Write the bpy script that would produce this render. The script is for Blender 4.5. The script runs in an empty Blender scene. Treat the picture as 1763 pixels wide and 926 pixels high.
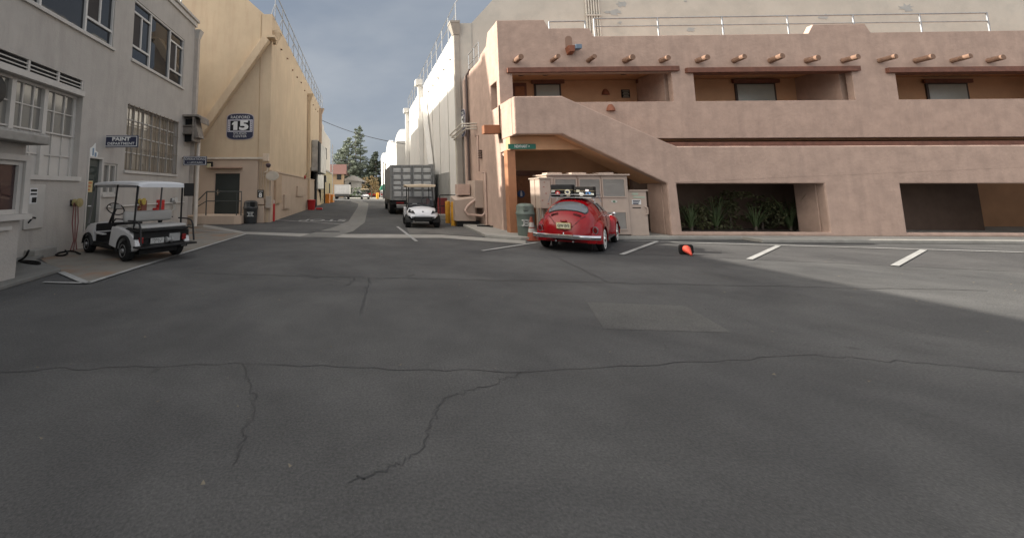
import bpy, math, random
from mathutils import Vector, Matrix, Euler
from mathutils.geometry import tessellate_polygon
PI = math.pi
R = math.radians
random.seed(7)
sc = bpy.context.scene
COL = sc.collection

# ------------------------------------------------------------ camera
FPX, CX, CY, W0, H0 = 690.0, 600.0, 253.0, 1763.0, 926.0
PITCH = math.atan2(75.0, FPX)
YAW = math.atan2(25.0 * math.cos(PITCH), FPX)
CAMZ = 1.6
cam_d = bpy.data.cameras.new('camera')
cam = bpy.data.objects.new('camera', cam_d)
COL.objects.link(cam)
sc.camera = cam
cam.location = (0, 0, CAMZ)
cam.rotation_euler = (R(90) + PITCH, 0, YAW)
cam_d.sensor_fit = 'HORIZONTAL'
cam_d.sensor_width = 36
cam_d.lens = 36 * FPX / W0
cam_d.shift_x = (W0 / 2 - CX) / W0
cam_d.shift_y = (CY - H0 / 2) / W0
cam_d.clip_start = 0.1
cam_d.clip_end = 3000

# ------------------------------------------------------------ sky, sun, exposure
SX, SY, SZ = -1.0, 0.17, 0.60            # direction towards the sun
SUN_EL = math.atan2(SZ, math.hypot(SX, SY))
SUN_ROT = math.atan2(SX, SY)
world = bpy.data.worlds.new('World')
sc.world = world
world.use_nodes = True
nt = world.node_tree
N, L = nt.nodes, nt.links
bg = N['Background']
sky = N.new('ShaderNodeTexSky'); sky.sky_type = 'NISHITA'; sky.sun_disc = False
sky.sun_elevation = SUN_EL; sky.sun_rotation = SUN_ROT
sky.dust_density = 2.0; sky.air_density = 1.0
tc = N.new('ShaderNodeTexCoord')
mp = N.new('ShaderNodeMapping'); mp.inputs['Scale'].default_value = (1, 1, 2.6)
no = N.new('ShaderNodeTexNoise'); no.inputs['Scale'].default_value = 1.9; no.inputs['Detail'].default_value = 7
no.inputs['Roughness'].default_value = 0.5
L.new(tc.outputs['Generated'], mp.inputs['Vector']); L.new(mp.outputs[0], no.inputs['Vector'])
rp = N.new('ShaderNodeValToRGB')
rp.color_ramp.elements[0].position = 0.36; rp.color_ramp.elements[0].color = (2.55, 2.95, 3.55, 1)
rp.color_ramp.elements[1].position = 0.66; rp.color_ramp.elements[1].color = (4.1, 4.35, 4.7, 1)
L.new(no.outputs['Fac'], rp.inputs[0])
# sky dark up the street (+Y), unseen rest brightened to light shaded walls
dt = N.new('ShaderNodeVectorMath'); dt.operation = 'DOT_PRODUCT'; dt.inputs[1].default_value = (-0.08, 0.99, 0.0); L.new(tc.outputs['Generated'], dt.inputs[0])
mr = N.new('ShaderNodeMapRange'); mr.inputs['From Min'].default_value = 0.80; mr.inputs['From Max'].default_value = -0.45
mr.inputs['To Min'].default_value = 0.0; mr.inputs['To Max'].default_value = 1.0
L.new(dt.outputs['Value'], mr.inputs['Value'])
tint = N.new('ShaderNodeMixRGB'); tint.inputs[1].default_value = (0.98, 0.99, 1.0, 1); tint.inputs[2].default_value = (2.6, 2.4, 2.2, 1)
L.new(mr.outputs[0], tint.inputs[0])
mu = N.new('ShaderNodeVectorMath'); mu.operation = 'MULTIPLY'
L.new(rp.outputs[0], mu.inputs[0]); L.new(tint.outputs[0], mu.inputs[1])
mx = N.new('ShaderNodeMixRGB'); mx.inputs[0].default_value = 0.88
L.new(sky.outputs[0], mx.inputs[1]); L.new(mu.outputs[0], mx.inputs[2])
# wide soft glow added near the sun, out of view, lifts shaded walls
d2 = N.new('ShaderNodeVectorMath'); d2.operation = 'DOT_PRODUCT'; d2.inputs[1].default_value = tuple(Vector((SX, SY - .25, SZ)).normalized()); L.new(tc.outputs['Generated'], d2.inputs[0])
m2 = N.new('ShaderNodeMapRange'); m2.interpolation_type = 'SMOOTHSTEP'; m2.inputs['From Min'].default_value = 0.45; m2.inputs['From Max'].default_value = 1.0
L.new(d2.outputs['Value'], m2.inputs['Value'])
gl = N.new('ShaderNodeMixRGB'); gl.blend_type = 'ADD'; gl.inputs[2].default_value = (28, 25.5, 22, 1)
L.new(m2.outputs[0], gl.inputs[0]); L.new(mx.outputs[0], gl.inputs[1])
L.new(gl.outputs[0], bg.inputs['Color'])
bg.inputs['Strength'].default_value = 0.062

sun_d = bpy.data.lights.new('sun', 'SUN'); sun_d.energy = 5.0; sun_d.angle = R(0.6); sun_d.color = (1.0, 0.93, 0.82)
sun = bpy.data.objects.new('sun', sun_d); COL.objects.link(sun)
sun.rotation_euler = Vector((SX, SY, SZ)).to_track_quat('Z', 'Y').to_euler()
sun.location = (-20, 0, 30)
vs = sc.view_settings
vs.view_transform = 'Standard'; vs.look = 'None'; vs.exposure = 0.84; vs.gamma = 1.0; vs.use_curve_mapping = False

# ------------------------------------------------------------ measuring: a pixel of the photograph and a plane give a point
ROT = cam.rotation_euler.to_matrix()
def ray(x, y):
    return ROT @ Vector(((x - CX) / FPX, -(y - CY) / FPX, -1))
def onX(x, y, X):
    d = ray(x, y); return Vector((0, 0, CAMZ)) + d * (X / d.x)
def onY(x, y, Y):
    d = ray(x, y); return Vector((0, 0, CAMZ)) + d * (Y / d.y)
def onZ(x, y, Z=0.0):
    d = ray(x, y); return Vector((0, 0, CAMZ)) + d * ((Z - CAMZ) / d.z)

# ------------------------------------------------------------ materials
MATS = {}
def mat(name, col, rough=0.8, metal=0.0, var=0.12, scale=3.0, bump=0.0, bscale=40.0, stain=0.0, stain_col=None, streak=False, coat=0.0, spec=0.5, alpha=1.0):
    if name in MATS: return MATS[name]
    m = bpy.data.materials.new(name); m.use_nodes = True
    t = m.node_tree; n, l = t.nodes, t.links
    b = n['Principled BSDF']
    b.inputs['Roughness'].default_value = rough; b.inputs['Metallic'].default_value = metal
    b.inputs['Coat Weight'].default_value = coat; b.inputs['Specular IOR Level'].default_value = spec
    geo = n.new('ShaderNodeNewGeometry')
    nz = n.new('ShaderNodeTexNoise'); nz.inputs['Scale'].default_value = scale; nz.inputs['Detail'].default_value = 6; nz.inputs['Roughness'].default_value = 0.6
    l.new(geo.outputs['Position'], nz.inputs['Vector'])
    r = n.new('ShaderNodeValToRGB')
    lo = tuple(max(0, c * (1 - var)) for c in col); hi = tuple(min(1, c * (1 + var)) for c in col)
    r.color_ramp.elements[0].position = 0.3; r.color_ramp.elements[0].color = (*lo, 1)
    r.color_ramp.elements[1].position = 0.7; r.color_ramp.elements[1].color = (*hi, 1)
    l.new(nz.outputs['Fac'], r.inputs[0]); out = r.outputs[0]
    if stain > 0:
        mp = n.new('ShaderNodeMapping'); mp.inputs['Scale'].default_value = (2.2, 2.2, 0.35) if streak else (0.6, 0.6, 0.6)
        l.new(geo.outputs['Position'], mp.inputs['Vector'])
        n2 = n.new('ShaderNodeTexNoise'); n2.inputs['Scale'].default_value = 1.4; n2.inputs['Detail'].default_value = 8; n2.inputs['Roughness'].default_value = 0.65
        l.new(mp.outputs[0], n2.inputs['Vector'])
        r2 = n.new('ShaderNodeValToRGB'); r2.color_ramp.elements[0].position = 0.48; r2.color_ramp.elements[1].position = 0.75
        r2.color_ramp.elements[0].color = (0, 0, 0, 1); r2.color_ramp.elements[1].color = (stain, stain, stain, 1)
        l.new(n2.outputs['Fac'], r2.inputs[0])
        mm = n.new('ShaderNodeMixRGB'); l.new(r2.outputs[0], mm.inputs[0]); l.new(out, mm.inputs[1])
        sc_ = stain_col or tuple(c * 0.5 for c in col)
        mm.inputs[2].default_value = (*sc_, 1); out = mm.outputs[0]
    l.new(out, b.inputs['Base Color'])
    if bump > 0:
        n3 = n.new('ShaderNodeTexNoise'); n3.inputs['Scale'].default_value = bscale; n3.inputs['Detail'].default_value = 5
        l.new(geo.outputs['Position'], n3.inputs['Vector'])
        bp = n.new('ShaderNodeBump'); bp.inputs['Strength'].default_value = bump; bp.inputs['Distance'].default_value = 0.02
        l.new(n3.outputs['Fac'], bp.inputs['Height']); l.new(bp.outputs[0], b.inputs['Normal'])
    MATS[name] = m
    return m
def glass(name, col=(0.03, 0.035, 0.04), ior=1.9, rough=0.03, see=0.0):
    if name in MATS: return MATS[name]
    m = bpy.data.materials.new(name); m.use_nodes = True
    t = m.node_tree; n, l = t.nodes, t.links
    b = n['Principled BSDF']; b.inputs['Base Color'].default_value = (*col, 1)
    b.inputs['Roughness'].default_value = rough; b.inputs['IOR'].default_value = ior
    geo = n.new('ShaderNodeNewGeometry'); nz = n.new('ShaderNodeTexNoise'); nz.inputs['Scale'].default_value = 1.3
    l.new(geo.outputs['Position'], nz.inputs['Vector'])
    bp = n.new('ShaderNodeBump'); bp.inputs['Strength'].default_value = 0.06; bp.inputs['Distance'].default_value = 0.05
    l.new(nz.outputs['Fac'], bp.inputs['Height']); l.new(bp.outputs[0], b.inputs['Normal'])
    if see > 0:
        tr = n.new('ShaderNodeBsdfTransparent'); mx = n.new('ShaderNodeMixShader'); mx.inputs[0].default_value = 1 - see
        l.new(tr.outputs[0], mx.inputs[1]); l.new(b.outputs[0], mx.inputs[2]); l.new(mx.outputs[0], n['Material Output'].inputs['Surface'])
    MATS[name] = m
    return m

# ------------------------------------------------------------ mesh collector
class MB:
    def __init__(s): s.v = []; s.f = []
    def add(s, vs, fs):
        o = len(s.v); s.v += [tuple(p) for p in vs]; s.f += [tuple(i + o for i in f) for f in fs]; return s
    def box(s, x0, x1, y0, y1, z0, z1):
        if x0 > x1: x0, x1 = x1, x0
        if y0 > y1: y0, y1 = y1, y0
        if z0 > z1: z0, z1 = z1, z0
        return s.add([(x0,y0,z0),(x1,y0,z0),(x1,y1,z0),(x0,y1,z0),(x0,y0,z1),(x1,y0,z1),(x1,y1,z1),(x0,y1,z1)],
                     [(0,3,2,1),(4,5,6,7),(0,1,5,4),(1,2,6,5),(2,3,7,6),(3,0,4,7)])
    def bar(s, a, b, w, h=None, up=(0, 0, 1)):
        a = Vector(a); b = Vector(b); h = h or w; d = (b - a).normalized(); u = Vector(up)
        if abs(d.dot(u)) > .98: u = Vector((0, 1, 0))
        sx = d.cross(u).normalized() * w / 2; sz = sx.cross(d).normalized() * h / 2
        return s.add([a-sx-sz, a+sx-sz, a+sx+sz, a-sx+sz, b-sx-sz, b+sx-sz, b+sx+sz, b-sx+sz],
                     [(0,1,2,3),(7,6,5,4),(0,4,5,1),(1,5,6,2),(2,6,7,3),(3,7,4,0)])
    def tube(s, pts, r, seg=8, r1=None, caps=True):
        pts = [Vector(p) for p in pts]; n = len(pts); o = len(s.v); prev = None
        for i, p in enumerate(pts):
            d = (pts[min(i+1, n-1)] - pts[max(i-1, 0)]).normalized()
            if prev is None:
                u = Vector((0, 0, 1)) if abs(d.z) < .9 else Vector((1, 0, 0)); a = d.cross(u).normalized()
            else:
                a = (prev - d * prev.dot(d)).normalized()
            prev = a; b = d.cross(a)
            rr = r if r1 is None else r + (r1 - r) * i / (n - 1)
            for k in range(seg):
                t = 2 * PI * k / seg; s.v.append(tuple(p + (a * math.cos(t) + b * math.sin(t)) * rr))
        for i in range(n - 1):
            for k in range(seg):
                k2 = (k + 1) % seg
                s.f.append((o+i*seg+k, o+i*seg+k2, o+(i+1)*seg+k2, o+(i+1)*seg+k))
        if caps:
            s.f.append(tuple(o + k for k in range(seg))[::-1]); s.f.append(tuple(o + (n-1)*seg + k for k in range(seg)))
        return s
    def lathe(s, prof, c=(0, 0, 0), axis='Z', seg=20):
        o = len(s.v); c = Vector(c)
        for (r, h) in prof:
            for k in range(seg):
                t = 2 * PI * k / seg; a, b = r * math.cos(t), r * math.sin(t)
                p = {'Z': (a, b, h), 'X': (h, a, b), 'Y': (b, h, a)}[axis]; s.v.append(tuple(c + Vector(p)))
        for i in range(len(prof) - 1):
            for k in range(seg):
                k2 = (k + 1) % seg; s.f.append((o+i*seg+k, o+i*seg+k2, o+(i+1)*seg+k2, o+(i+1)*seg+k))
        s.f.append(tuple(o + k for k in range(seg))[::-1]); s.f.append(tuple(o + (len(prof)-1)*seg + k for k in range(seg)))
        return s
    def grid(s, pts, close=False):              # pts: rows of points
        o = len(s.v); m = len(pts[0])
        for row in pts: s.v += [tuple(p) for p in row]
        for i in range(len(pts) - 1):
            for k in range(m if close else m - 1):
                k2 = (k + 1) % m; s.f.append((o+i*m+k, o+i*m+k2, o+(i+1)*m+k2, o+(i+1)*m+k))
        return s
    def plate(s, outer, holes=(), axis='Y', a=0.0, b=0.1):
        """flat slab cut to an outline with holes; outline in (u, z) of plane Y or X, or (x, y) of plane Z"""
        f3 = {'Y': lambda u, w, d: (u, d, w), 'X': lambda u, w, d: (d, u, w), 'Z': lambda u, w, d: (u, w, d)}[axis]
        loops = [list(outer)] + [list(h) for h in holes]; flat = [p for lp in loops for p in lp]
        tris = tessellate_polygon([[Vector((p[0], p[1], 0)) for p in lp] for lp in loops]); n = len(flat)
        fs = [tuple(t) for t in tris] + [tuple(i + n for i in t) for t in tris]; k = 0
        for lp in loops:
            m = len(lp)
            for i in range(m): j = (i + 1) % m; fs.append((k+i, k+j, k+j+n, k+i+n))
            k += m
        return s.add([f3(p[0], p[1], a) for p in flat] + [f3(p[0], p[1], b) for p in flat], fs)
    def build(s, name, m, parent=None, smooth=None, bevel=0.0, world=True, fix=True):
        off = Vector((0, 0, 0))
        if parent is not None and world:
            r = parent
            while r.parent: r = r.parent
            off = r.location
        me = bpy.data.meshes.new(name)
        me.from_pydata([(p[0]-off[0], p[1]-off[1], p[2]-off[2]) for p in s.v], [], s.f)
        if fix:
            import bmesh
            bm = bmesh.new(); bm.from_mesh(me); bmesh.ops.recalc_face_normals(bm, faces=bm.faces); bm.to_mesh(me); bm.free()
        if m: me.materials.append(m)
        o = bpy.data.objects.new(name, me); COL.objects.link(o)
        if parent is not None: o.parent = parent
        if smooth:
            me.shade_smooth(); me.set_sharp_from_angle(angle=R(smooth))
        if bevel > 0:
            bv = o.modifiers.new('bevel', 'BEVEL'); bv.width = bevel; bv.segments = 2; bv.limit_method = 'ANGLE'; bv.angle_limit = R(40)
        return o
def rect(u0, u1, w0, w1): return [(u0, w0), (u1, w0), (u1, w1), (u0, w1)]
def thing(name, label, cat, loc=(0, 0, 0), rz=0.0, group=None):
    o = bpy.data.objects.new(name, None); COL.objects.link(o); o.empty_display_size = .2
    o.location = loc; o.rotation_euler = (0, 0, rz); o['label'] = label; o['category'] = cat
    if group: o['group'] = group
    return o
def tag(o, label, cat, group=None):
    o['label'] = label; o['category'] = cat
    if group: o['group'] = group
    return o
def struct(name, mb, m, label=None, **k):
    o = mb.build(name, m, **k); o['kind'] = 'structure'
    if label: o['label'] = label
    return o
def kids(o): return [c for c in bpy.data.objects if c.parent == o]
def dup(o, loc=None, rz=None, label=None, parent=None, group=None):
    c = o.copy(); COL.objects.link(c)
    if loc is not None: c.location = loc
    if rz is not None: c.rotation_euler = (0, 0, rz)
    if label: c['label'] = label
    if group: c['group'] = group
    c.parent = parent
    for k in kids(o): dup(k, parent=c)
    return c
def words(txt, size, place, m, parent, name='lettering', thick=0.004, weight=0.0, width=None, world=True, align='CENTER', wide=1.0):
    """lettering as a mesh part; place(u, v, w) turns letter coordinates into a point"""
    cu = bpy.data.curves.new('t', 'FONT'); cu.body = txt; cu.size = size; cu.align_x = align; cu.align_y = 'CENTER'; cu.offset = weight; cu.extrude = 0
    cu.space_line = 0.85; cu.resolution_u = 3
    ob = bpy.data.objects.new('t', cu); COL.objects.link(ob)
    me = bpy.data.meshes.new_from_object(ob.evaluated_get(bpy.context.evaluated_depsgraph_get()))
    us = [v.co.x for v in me.vertices] or [0]; k = wide
    if width: k = width / max(1e-6, (max(us) - min(us)))
    mb = MB(); mb.add([place(v.co.x * k, v.co.y, thick) for v in me.vertices], [tuple(p.vertices) for p in me.polygons])
    bpy.data.objects.remove(ob); bpy.data.curves.remove(cu); bpy.data.meshes.remove(me)
    return mb.build(name, m, parent, world=world, fix=False)

# palette
STUCCO_GREY = mat('grey stucco', (.40, .375, .345), .9, var=.07, scale=1.2, bump=.35, bscale=25, stain=.35, stain_col=(.22, .20, .18), streak=True)
TRIM_GREY = mat('pale grey trim paint', (.46, .44, .41), .6, var=.08)
FRAME = mat('aluminium frame paint', (.52, .51, .49), .45, var=.05)
GLASS_DK = glass('dark window glass', (.014, .017, .022), 1.55)
GLASS_FR = glass('dusty factory glass', (.17, .165, .15), 1.6, .08)
DARK = mat('dark void', (.012, .012, .012), .9, var=.3)
BLACK = mat('black paint', (.014, .014, .014), .55, var=.2, spec=.25)
BLACKSTEEL = mat('black steel tube', (.014, .014, .015), .45, var=.2, spec=.3)
RUBBER = mat('tyre rubber', (.016, .016, .016), .9, var=.3, bump=.2, spec=.2)
GREEN_DK = mat('dark green door paint', (.055, .065, .058), .5, var=.1)
TAN = mat('tan stucco', (.56, .44, .30), .88, var=.08, scale=.8, bump=.25, bscale=18, stain=.6, stain_col=(.46, .32, .22), streak=True)
TAN_LOW = mat('pink tan stucco', (.49, .38, .29), .88, var=.06, scale=1.0, bump=.25, bscale=25, stain=.25, stain_col=(.33, .26, .2), streak=True)
WHITE_W = mat('cream white stucco', (.69, .675, .64), .88, var=.05, scale=.8, bump=.2, bscale=18, stain=.25, stain_col=(.52, .49, .44), streak=True)
GREY_W = mat('weathered grey white stucco', (.50, .48, .43), .9, var=.08, scale=.7, bump=.2, bscale=18, stain=.6, stain_col=(.36, .36, .33))
ADOBE = mat('pink adobe stucco', (.445, .32, .26), .92, var=.13, scale=2.2, bump=.6, bscale=11, stain=.6, stain_col=(.33, .24, .20), streak=True)
ADOBE_IN = mat('orange tan stucco', (.56, .33, .19), .92, var=.08, scale=1.6, bump=.3, bscale=9)
WOOD_RED = mat('red brown stained timber', (.17, .07, .045), .7, var=.25, scale=6, bump=.2)
WOOD_OR = mat('orange brown stained timber', (.30, .12, .05), .7, var=.25, scale=6, bump=.2)
STEEL = mat('galvanised steel', (.34, .35, .36), .45, metal=.6, var=.15, scale=8)
CONCRETE = mat('pale concrete', (.30, .29, .265), .9, var=.12, scale=3, bump=.4, bscale=60, stain=.5, stain_col=(.18, .17, .155))
CONC_OLD = mat('worn concrete', (.17, .167, .155), .9, var=.15, scale=3, bump=.4, bscale=60, stain=.5, stain_col=(.11, .11, .105))
WHITE = mat('white paint', (.72, .72, .70), .5, var=.05)
LINE = mat('worn road paint', (.33, .33, .32), .8, var=.22, scale=30, stain=.8, stain_col=(.12, .12, .12))
NAVY = mat('navy sign enamel', (.024, .028, .06), .4, var=.1)
SIGNWHITE = mat('sign lettering white', (.70, .70, .68), .5, var=.02)
RED = mat('red paint', (.40, .018, .02), .45, var=.12)
YELLOW = mat('safety yellow paint', (.60, .29, .02), .5, var=.12, scale=9, stain=.4, stain_col=(.35, .18, .03))
BEIGE = mat('beige machine enamel', (.44, .35, .29), .55, var=.06, scale=3, stain=.2, stain_col=(.3, .24, .19), streak=True)
CHROME = mat('chrome', (.75, .75, .76), .12, metal=1.0, var=.02)
# ------------------------------------------------------------ ground
def asphalt(name, col, k=1.0):
    m = mat(name, col, .88, var=.16, scale=1.1, bump=.55, bscale=70, stain=.6, stain_col=tuple(c * .62 for c in col))
    t = m.node_tree; n, l = t.nodes, t.links; b = n['Principled BSDF']
    src = b.inputs['Base Color'].links[0].from_socket
    geo = n.new('ShaderNodeNewGeometry')
    g = n.new('ShaderNodeTexNoise'); g.inputs['Scale'].default_value = 55; g.inputs['Detail'].default_value = 3
    l.new(geo.outputs['Position'], g.inputs['Vector'])
    r = n.new('ShaderNodeValToRGB'); r.color_ramp.elements[0].position = .35; r.color_ramp.elements[0].color = (.72, .72, .72, 1)
    r.color_ramp.elements[1].position = .68; r.color_ramp.elements[1].color = (1.35, 1.35, 1.33, 1)
    l.new(g.outputs['Fac'], r.inputs[0])
    mx = n.new('ShaderNodeMixRGB'); mx.blend_type = 'MULTIPLY'; mx.inputs[0].default_value = .8
    l.new(src, mx.inputs[1]); l.new(r.outputs[0], mx.inputs[2])
    # fine net of hairline cracks in patches
    vo = n.new('ShaderNodeTexVoronoi'); vo.feature = 'DISTANCE_TO_EDGE'; vo.inputs['Scale'].default_value = 1.7
    wn = n.new('ShaderNodeTexNoise'); wn.inputs['Scale'].default_value = 2.5; wn.inputs['Detail'].default_value = 4
    l.new(geo.outputs['Position'], wn.inputs['Vector'])
    ad = n.new('ShaderNodeVectorMath'); ad.operation = 'ADD'; l.new(geo.outputs['Position'], ad.inputs[0]); l.new(wn.outputs['Color'], ad.inputs[1])
    l.new(ad.outputs[0], vo.inputs['Vector'])
    cr = n.new('ShaderNodeValToRGB'); cr.color_ramp.elements[0].position = 0; cr.color_ramp.elements[0].color = (1, 1, 1, 1)
    cr.color_ramp.elements[1].position = .012; cr.color_ramp.elements[1].color = (0, 0, 0, 1); l.new(vo.outputs['Distance'], cr.inputs[0])
    pn = n.new('ShaderNodeTexNoise'); pn.inputs['Scale'].default_value = .16; l.new(geo.outputs['Position'], pn.inputs['Vector'])
    pr = n.new('ShaderNodeValToRGB'); pr.color_ramp.elements[0].position = .54; pr.color_ramp.elements[0].color = (0, 0, 0, 1)
    pr.color_ramp.elements[1].position = .62; pr.color_ramp.elements[1].color = (.55, .55, .55, 1); l.new(pn.outputs['Fac'], pr.inputs[0])
    mm = n.new('ShaderNodeMath'); mm.operation = 'MULTIPLY'; l.new(cr.outputs[0], mm.inputs[0]); l.new(pr.outputs[0], mm.inputs[1])
    m3 = n.new('ShaderNodeMixRGB'); l.new(mm.outputs[0], m3.inputs[0]); l.new(mx.outputs[0], m3.inputs[1]); m3.inputs[2].default_value = (.02, .02, .02, 1)
    vs_ = n.new('ShaderNodeTexVoronoi'); vs_.inputs['Scale'].default_value = 85; l.new(geo.outputs['Position'], vs_.inputs['Vector'])
    sr = n.new('ShaderNodeValToRGB'); sr.color_ramp.elements[0].position = .0; sr.color_ramp.elements[0].color = (.75, .75, .75, 1); sr.color_ramp.elements[1].position = .24; sr.color_ramp.elements[1].color = (0, 0, 0, 1)
    l.new(vs_.outputs['Distance'], sr.inputs[0])
    m4 = n.new('ShaderNodeMixRGB'); l.new(sr.outputs[0], m4.inputs[0]); l.new(m3.outputs[0], m4.inputs[1]); m4.inputs[2].default_value = (.17, .165, .155, 1)
    big = n.new('ShaderNodeTexNoise'); big.inputs['Scale'].default_value = .35; big.inputs['Detail'].default_value = 9; big.inputs['Roughness'].default_value = .62; big.inputs['Distortion'].default_value = .6
    l.new(geo.outputs['Position'], big.inputs['Vector'])
    br_ = n.new('ShaderNodeValToRGB'); br_.color_ramp.elements[0].position = .36; br_.color_ramp.elements[0].color = (.74, .74, .75, 1); br_.color_ramp.elements[1].position = .64; br_.color_ramp.elements[1].color = (1.2, 1.19, 1.17, 1)
    l.new(big.outputs['Fac'], br_.inputs[0])
    m5 = n.new('ShaderNodeMixRGB'); m5.blend_type = 'MULTIPLY'; m5.inputs[0].default_value = 1; l.new(m4.outputs[0], m5.inputs[1]); l.new(br_.outputs[0], m5.inputs[2])
    # old drips and spots
    dn = n.new('ShaderNodeTexNoise'); dn.inputs['Scale'].default_value = 2.3; dn.inputs['Detail'].default_value = 3; l.new(geo.outputs['Position'], dn.inputs['Vector'])
    dr = n.new('ShaderNodeValToRGB'); dr.color_ramp.elements[0].position = .70; dr.color_ramp.elements[0].color = (0, 0, 0, 1); dr.color_ramp.elements[1].position = .76; dr.color_ramp.elements[1].color = (.6, .6, .6, 1); l.new(dn.outputs['Fac'], dr.inputs[0])
    m6 = n.new('ShaderNodeMixRGB'); l.new(dr.outputs[0], m6.inputs[0]); l.new(m5.outputs[0], m6.inputs[1]); m6.inputs[2].default_value = (.03, .029, .028, 1)
    l.new(m6.outputs[0], b.inputs['Base Color'])
    return m
ASPH = asphalt('asphalt', (.068, .068, .0685))
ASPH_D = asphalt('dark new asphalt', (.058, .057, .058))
ASPH_L = asphalt('pale worn asphalt', (.115, .113, .108))
TAR = mat('tar joint', (.025, .025, .026), .6, var=.3, scale=20)

g = MB(); S = 900
g.add([(-S, -S, 0), (S, -S, 0), (S, S, 0), (-S, S, 0)], [(0, 1, 2, 3)])
struct('ground', g, ASPH, 'grey asphalt yard and street')
def sheet(name, pix, z, m, label, n=0):
    pts = [onZ(x, y, z) for x, y in pix]
    mb = MB(); tr = tessellate_polygon([[Vector((p.x, p.y, 0)) for p in pts]])
    mb.add(pts, [tuple(t) for t in tr]); return struct(name, mb, m, label)
def stroke(name, pix, w, z, m, label, jag=0.0, sub=1):
    P = [onZ(x, y, z) for x, y in pix]; Q = []
    for i in range(len(P) - 1):
        for k in range(sub): Q.append(P[i].lerp(P[i+1], k / sub) + Vector((random.gauss(0, jag * .7), random.gauss(0, jag * .7), 0)))
    Q.append(P[-1]); rows = []
    for i, p in enumerate(Q):
        d = (Q[min(i+1, len(Q)-1)] - Q[max(i-1, 0)]).normalized(); s = Vector((-d.y, d.x, 0)) * w / 2 * (random.uniform(.5, 1.3) if jag else 1)
        rows.append([p - s, p + s])
    mb = MB(); mb.grid(rows); return struct(name, mb, m, label)
sheet('street', [(470, 379), (592, 387), (600, 384), (604, 346), (553, 349), (520, 356)], .004, ASPH, 'asphalt of the far street lane')
sheet('concrete_gutter', [(350, 386), (421, 399), (520, 402), (575, 403), (640, 403), (760, 404), (905, 414), (905, 420), (760, 409.5), (620, 409.5), (520, 407.5), (425, 403), (350, 391)], .008, CONCRETE, 'pale concrete gutter crossing the yard')
sheet('concrete_lane', [(513, 408), (575, 391), (600, 381), (606, 372), (616, 356), (617, 351), (604, 347), (604, 345.5), (622, 345.5), (634, 350), (634, 356), (628, 383), (608, 398), (575, 408)], .012, CONC_OLD, 'worn concrete strip running up the street')
sheet('asphalt_patch', [(700, 392), (800, 390), (905, 412), (760, 403), (705, 403)], .012, ASPH_L, 'worn pale asphalt patch')
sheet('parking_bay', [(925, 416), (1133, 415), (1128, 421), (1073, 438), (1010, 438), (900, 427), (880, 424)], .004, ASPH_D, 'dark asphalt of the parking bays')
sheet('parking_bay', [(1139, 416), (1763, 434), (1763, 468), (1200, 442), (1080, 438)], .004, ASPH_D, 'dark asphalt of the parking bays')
sheet('drain_cover', [(541, 397.5), (585, 397.5), (585, 399.5), (539, 399.5)], .016, TAR, 'dark slot drain across the lane')
for q, lb in (([(105, 468), (150, 487), (245, 457), (330, 431), (425, 402), (350, 387), (300, 392), (60, 440)], 'rust stained concrete apron at the grey building'),):
    AP = mat('rust stained concrete', (.20, .185, .16), .9, var=.12, scale=2, bump=.3, stain=1.0, stain_col=(.24, .115, .045))
    sheet('concrete_apron', q, .006, AP, lb)
for pts, w in (([(150, 487), (245, 457), (425, 402)], .11), ([(105, 468), (150, 487)], .12), ([(75, 485), (150, 487)], .07), ([(475, 378.6), (592, 386)], .16), ([(684, 390), (717, 415)], .11),
               ([(830, 431.5), (925, 417)], .11), ([(1070, 438), (1131, 415.5)], .11), ([(1073, 414), (1133, 415)], .10), ([(1137, 416), (1763, 434)], .10), ([(1290, 446), (1340, 423)], .11), ([(1540, 457), (1590, 430)], .11), ([(340, 397), (400, 401)], .12)):
    stroke('painted_line', pts, w, .02, LINE, 'worn white painted line')
for pts in ([(330, 470), (480, 474), (640, 478), (900, 483), (1200, 490), (1700, 500)], [(637, 479), (634, 490), (628, 506), (620, 540)], [(930, 428), (990, 458), (1050, 487)],
            [(470, 376), (500, 379), (590, 382.5), (640, 380), (700, 376)], [(585, 481), (560, 474), (545, 479), (520, 472)], [(600, 490), (612, 480), (585, 477)], [(720, 480), (700, 476), (712, 472)], [(0, 640), (400, 626), (900, 640), (1400, 610), (1763, 640)],
            [(420, 627), (440, 700), (400, 800)], [(900, 640), (760, 690), (720, 780), (600, 830)]):
    stroke('asphalt_crack', pts, (.022 if pts[0][1] < 600 else .010), (.014 if pts[0][1] < 420 else .003), TAR, 'narrow crack in the asphalt', jag=.03, sub=16)
sheet('asphalt_patch', [(1010, 520), (1180, 526), (1260, 572), (1040, 566)], .003, asphalt('grey repair asphalt', (.090, .089, .086)), 'pale repair patch in the near asphalt')
rg_ = random.Random(3); mb = MB()
for k in range(240):
    x, y = rg_.uniform(-6, 12), rg_.uniform(1.6, 13); s_ = rg_.uniform(.006, .018); a_ = rg_.uniform(0, 6)
    mb.add([(x + s_ * math.cos(a_ + i * 2.1) * (1 + .5 * (i % 2)), y + s_ * math.sin(a_ + i * 2.1), .026 + (.01 if i == 1 else 0)) for i in range(3)], [(0, 1, 2)])
o_ = mb.build('ground_litter', mat('dry leaf grit', (.14, .12, .09), .9, var=.4, scale=9), fix=False); o_['kind'] = 'stuff'; o_['label'] = 'grit and leaf crumbs scattered over the asphalt'
# STOP, painted for cars coming down the street (upside down from here)
a_ = onZ(517, 378.5, .022); b_ = onZ(592, 381, .022)
cen = (onZ(556, 379, .022)); 
o_ = words('STOP', 1.0, lambda u, v, w: (cen.x - u, cen.y - v * 2.0, .022), LINE, None, name='painted_word', width=2.5, weight=.02)
o_['kind'] = 'structure'; o_['label'] = 'worn STOP lettering on the street'

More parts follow.
